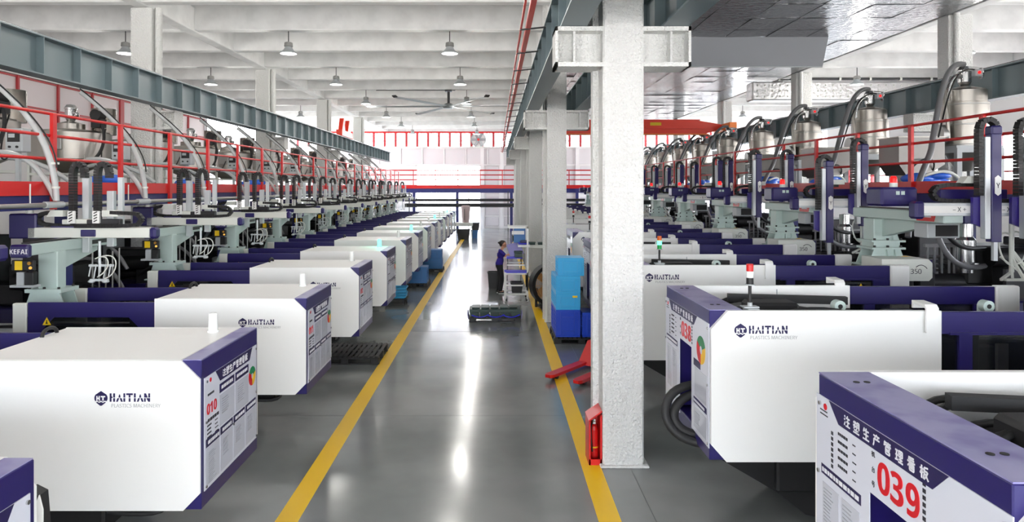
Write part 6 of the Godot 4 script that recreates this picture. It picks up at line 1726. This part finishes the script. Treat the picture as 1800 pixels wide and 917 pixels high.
	part(tt, "legs", SB.new().box(Vector3(-0.5, 0.4, 0), Vector3(0.05, 0.8, 0.05)).box(Vector3(0.5, 0.4, 0), Vector3(0.05, 0.8, 0.05)), "off_white")
	var cl := thing("hanging_cloth", "pinkish grey cloth bag standing on the far tray table", "cloth", Vector3(-1.85, 1.01, -43.2))
	part(cl, "sack", SB.new().lathe([Vector2(0, 0), Vector2(0.22, 0.0), Vector2(0.25, 0.3), Vector2(0.27, 0.7), Vector2(0.3, 1.0), Vector2(0.2, 1.08), Vector2(0, 1.05)], Vector3.ZERO, 12), "pink_grey")
	part(cl, "seam", SB.new().box(Vector3(-0.06, 0.55, 0.26), Vector3(0.03, 0.8, 0.02)), "iron")


func surf(bones: Array, cell: float, k: float, cuts := []) -> ArrayMesh:
	# one smooth skin round tapered capsules [a, b, ra, rb]: surface nets over a grid; cuts are [y, keep_above]
	var lo := Vector3(1e9, 1e9, 1e9)
	var hi := -lo
	for b in bones:
		for e in [[b[0], b[2]], [b[1], b[3]]]:
			lo = lo.min(e[0] - Vector3.ONE * (e[1] + 2 * cell))
			hi = hi.max(e[0] + Vector3.ONE * (e[1] + 2 * cell))
	var n := Vector3i(((hi - lo) / cell).ceil()) + Vector3i.ONE
	var f := PackedFloat32Array()
	f.resize(n.x * n.y * n.z)
	f.fill(9.0)
	var acc := PackedFloat32Array()
	acc.resize(f.size())
	for b in bones:
		var a: Vector3 = b[0]
		var ab: Vector3 = b[1] - a
		var l2 := maxf(ab.length_squared(), 1e-9)
		var pad: float = maxf(b[2], b[3]) + 3.0 * k + 2.0 * cell
		var p0 := Vector3i(((a.min(b[1]) - Vector3.ONE * pad - lo) / cell).floor()).clamp(Vector3i.ZERO, n - Vector3i.ONE)
		var p1 := Vector3i(((a.max(b[1]) + Vector3.ONE * pad - lo) / cell).ceil()).clamp(Vector3i.ZERO, n - Vector3i.ONE)
		for z in range(p0.z, p1.z + 1):
			for y in range(p0.y, p1.y + 1):
				for x in range(p0.x, p1.x + 1):
					var p := lo + Vector3(x, y, z) * cell
					var t := clampf((p - a).dot(ab) / l2, 0.0, 1.0)
					var d := p.distance_to(a + ab * t) - lerpf(b[2], b[3], t)
					acc[x + n.x * (y + n.y * z)] += exp(-d / k)
	for i in f.size():
		if acc[i] > 1e-12:
			f[i] = -k * log(acc[i])
	for c in cuts:
		for z in n.z:
			for y in n.y:
				var yy := lo.y + y * cell
				for x in n.x:
					var i := x + n.x * (y + n.y * z)
					f[i] = maxf(f[i], (c[0] - yy) if c[1] else (yy - c[0]))
	var verts := PackedVector3Array()
	var norms := PackedVector3Array()
	var at := {}
	var off := [0, 1, n.x, n.x + 1, n.x * n.y, n.x * n.y + 1, n.x * n.y + n.x, n.x * n.y + n.x + 1]
	for z in n.z - 1:
		for y in n.y - 1:
			for x in n.x - 1:
				var i := x + n.x * (y + n.y * z)
				var m := 0
				for c in 8:
					if f[i + off[c]] < 0.0:
						m |= 1 << c
				if m == 0 or m == 255:
					continue
				var s := Vector3.ZERO
				var cn := 0
				for e in [[0, 1], [2, 3], [4, 5], [6, 7], [0, 2], [1, 3], [4, 6], [5, 7], [0, 4], [1, 5], [2, 6], [3, 7]]:
					var v0: float = f[i + off[e[0]]]
					var v1: float = f[i + off[e[1]]]
					if (v0 < 0.0) != (v1 < 0.0):
						var t := v0 / (v0 - v1)
						var q0 := Vector3(e[0] & 1, (e[0] >> 1) & 1, e[0] >> 2)
						var q1 := Vector3(e[1] & 1, (e[1] >> 1) & 1, e[1] >> 2)
						s += q0.lerp(q1, t)
						cn += 1
				at[i] = verts.size()
				verts.append(lo + (Vector3(x, y, z) + s / cn) * cell)
				var gx: float = f[i + 1] + f[i + off[3]] + f[i + off[5]] + f[i + off[7]] - f[i] - f[i + off[2]] - f[i + off[4]] - f[i + off[6]]
				var gy: float = f[i + off[2]] + f[i + off[3]] + f[i + off[6]] + f[i + off[7]] - f[i] - f[i + 1] - f[i + off[4]] - f[i + off[5]]
				var gz: float = f[i + off[4]] + f[i + off[5]] + f[i + off[6]] + f[i + off[7]] - f[i] - f[i + 1] - f[i + off[2]] - f[i + off[3]]
				norms.append(Vector3(gx, gy, gz).normalized())
	var idx := PackedInt32Array()
	var st := [1, n.x, n.x * n.y]
	for i in at:
		for ax in 3:
			var u: int = st[(ax + 1) % 3]
			var w: int = st[(ax + 2) % 3]
			if at.has(i - u) and at.has(i - w) and at.has(i - u - w):
				var v0: float = f[i]
				var v1: float = f[i + st[ax]]
				if (v0 < 0.0) != (v1 < 0.0):
					var a: int = at[i]
					var b: int = at[i - u]
					var c: int = at[i - u - w]
					var d: int = at[i - w]
					if v0 < 0.0:
						idx.append_array([a, d, c, a, c, b])
					else:
						idx.append_array([a, b, c, a, c, d])
	for k3 in range(0, idx.size(), 3):   # make every face clockwise seen from outside
		var g := (verts[idx[k3 + 2]] - verts[idx[k3]]).cross(verts[idx[k3 + 1]] - verts[idx[k3]])
		if g.dot(norms[idx[k3]]) < 0.0:
			var t := idx[k3 + 1]
			idx[k3 + 1] = idx[k3 + 2]
			idx[k3 + 2] = t
	var arr := []
	arr.resize(Mesh.ARRAY_MAX)
	arr[Mesh.ARRAY_VERTEX] = verts
	arr[Mesh.ARRAY_NORMAL] = norms
	arr[Mesh.ARRAY_INDEX] = idx
	var m := ArrayMesh.new()
	m.add_surface_from_arrays(Mesh.PRIMITIVE_TRIANGLES, arr)
	return m


func build_woman():
	# a woman 1.6 m tall, standing side-on facing +x, both hands forward over the bench; x forward, z to her right
	var o := thing("person", "woman in violet shirt and dark trousers, hair tied up, working at the bench", "person", Vector3(0.17, 0, -20.75))
	var neck := Vector3(0.05, 1.33, 0)
	var head := Vector3(0.085, 1.475, 0)
	var body := []
	for s in [1, -1]:
		var hip := Vector3(-0.03, 0.83, 0.085 * s)
		var knee := Vector3(0.02 + 0.02 * s, 0.45, 0.095 * s)
		var ank := Vector3(-0.04 + 0.03 * s, 0.08, 0.1 * s)
		var sho := Vector3(0.0, 1.27, 0.165 * s)
		var elb := Vector3(0.16, 1.13 + 0.02 * s, 0.2 * s)
		var wri := Vector3(0.36, 1.22 + 0.02 * s, 0.12 * s)
		body += [[hip, knee, 0.082, 0.055], [knee, ank, 0.054, 0.036], [ank, ank + Vector3(0.14, -0.045, 0), 0.036, 0.028], [sho, elb, 0.048, 0.038], [elb, wri, 0.037, 0.025], [wri, wri + Vector3(0.05, 0.0, 0), 0.024, 0.026]]
	body += [[Vector3(-0.04, 0.85, -0.07), Vector3(-0.04, 0.85, 0.07), 0.1, 0.1], [Vector3(-0.01, 1.0, -0.04), Vector3(-0.01, 1.0, 0.04), 0.088, 0.088], [Vector3(0.0, 1.17, -0.075), Vector3(0.0, 1.17, 0.075), 0.09, 0.09], [Vector3(0.0, 1.27, -0.12), Vector3(0.0, 1.27, 0.12), 0.05, 0.05], [Vector3(-0.02, 0.86, 0), Vector3(0.0, 1.2, 0), 0.1, 0.095], [neck - Vector3(0.03, 0.06, 0), neck + Vector3(0.01, 0.06, 0), 0.045, 0.045]]
	body += [[head + Vector3(-0.025, 0.03, 0), head + Vector3(0.012, 0.02, 0), 0.082, 0.078], [head + Vector3(0.04, -0.05, 0), head + Vector3(0.03, -0.02, 0), 0.045, 0.055], [head + Vector3(0.085, -0.015, 0), head + Vector3(0.1, -0.025, 0), 0.012, 0.014]]
	part(o, "body", surf(body, 0.013, 0.012), "skin")
	var shirt := [[Vector3(-0.04, 0.9, -0.07), Vector3(-0.04, 0.9, 0.07), 0.115, 0.115], [Vector3(-0.01, 1.0, -0.05), Vector3(-0.01, 1.0, 0.05), 0.105, 0.105], [Vector3(0.0, 1.17, -0.08), Vector3(0.0, 1.17, 0.08), 0.107, 0.107], [Vector3(0.0, 1.27, -0.13), Vector3(0.0, 1.27, 0.13), 0.064, 0.064]]
	var pants := [[Vector3(-0.04, 0.85, -0.07), Vector3(-0.04, 0.85, 0.07), 0.112, 0.112]]
	var shoes := []
	for s in [1, -1]:
		shirt.append([Vector3(0.0, 1.27, 0.165 * s), Vector3(0.11, 1.17 + 0.015 * s, 0.19 * s), 0.06, 0.056])
		pants += [[Vector3(-0.03, 0.83, 0.085 * s), Vector3(0.02 + 0.02 * s, 0.45, 0.095 * s), 0.098, 0.07], [Vector3(0.02 + 0.02 * s, 0.45, 0.095 * s), Vector3(-0.04 + 0.03 * s, 0.08, 0.1 * s), 0.07, 0.058]]
		shoes += [[Vector3(-0.07 + 0.03 * s, 0.045, 0.1 * s), Vector3(0.12 + 0.03 * s, 0.035, 0.1 * s), 0.045, 0.036]]
	part(o, "shirt", surf(shirt, 0.013, 0.012, [[0.86, true]]), "shirt")
	part(o, "trousers", surf(pants, 0.013, 0.012, [[0.07, true], [0.94, false]]), "trousers")
	var so := part(o, "shoes", surf(shoes, 0.012, 0.01, [[0.004, true]]), "black")
	part(so, "soles", SB.new().box(Vector3(0.06, 0.01, 0.1), Vector3(0.24, 0.02, 0.085), 0.008).box(Vector3(0.0, 0.01, -0.1), Vector3(0.24, 0.02, 0.085), 0.008), "white_paint")
	var hair := [[head + Vector3(-0.04, 0.055, 0), head + Vector3(0.0, 0.06, 0), 0.074, 0.06], [head + Vector3(0.0, 0.07, 0), head + Vector3(0.045, 0.07, 0), 0.05, 0.03], [head + Vector3(-0.06, 0.0, 0), head + Vector3(-0.05, 0.06, 0), 0.06, 0.07], [head + Vector3(-0.01, 0.045, 0.05), head + Vector3(-0.05, 0.02, 0.055), 0.03, 0.035], [head + Vector3(-0.01, 0.045, -0.05), head + Vector3(-0.05, 0.02, -0.055), 0.03, 0.035], [head + Vector3(-0.125, 0.055, 0), head + Vector3(-0.14, 0.06, 0), 0.034, 0.03]]
	part(o, "hair", surf(hair, 0.008, 0.008), "hair")
	for s in [1, -1]:
		part(o, "eye", SB.new().ball(head + Vector3(0.072, 0.012, 0.03 * s), Vector3(0.009, 0.009, 0.012)), "paper")
		part(o, "pupil", SB.new().ball(head + Vector3(0.08, 0.01, 0.03 * s), Vector3(0.004, 0.006, 0.006)), "hair")
		part(o, "ear", SB.new().ball(head + Vector3(-0.01, 0.0, 0.083 * s), Vector3(0.02, 0.03, 0.01)), "skin")
		# gloved hand: palm, four curled fingers of unequal length, thumb
		var w := Vector3(0.36, 1.22 + 0.02 * s, 0.12 * s)
		var hd := [[w, w + Vector3(0.03, 0.005, 0), 0.03, 0.03]]
		for c in 4:
			var zz := -0.03 + 0.02 * c
			var ln: float = [0.9, 1.05, 1.0, 0.8][c]
			hd.append([w + Vector3(0.02, 0.003, zz * 0.7), w + Vector3(0.08, 0.0, zz), 0.016, 0.012])
			hd.append([w + Vector3(0.08, 0.0, zz), w + Vector3(0.08 + 0.035 * ln, -0.012, zz), 0.0095, 0.009])
			hd.append([w + Vector3(0.08 + 0.035 * ln, -0.012, zz), w + Vector3(0.08 + 0.045 * ln, -0.04 * ln, zz), 0.009, 0.008])
		hd.append([w + Vector3(0.015, -0.005, -0.03 * s), w + Vector3(0.05, -0.03, -0.05 * s), 0.014, 0.011])
		hd.append([w + Vector3(0.05, -0.03, -0.05 * s), w + Vector3(0.085, -0.04, -0.045 * s), 0.011, 0.009])
		part(o, "glove", surf(hd, 0.005, 0.004), "trousers")
	part(o, "mouth", SB.new().box(head + Vector3(0.082, -0.055, 0), Vector3(0.006, 0.006, 0.035), 0.002), "print_red")
	make_tray("dark green tray in the worker's hands", Vector3(0.66, 1.14, -20.72), Vector3(0.12, 0.16, 0.2), "trays at the workbench", 0.2)
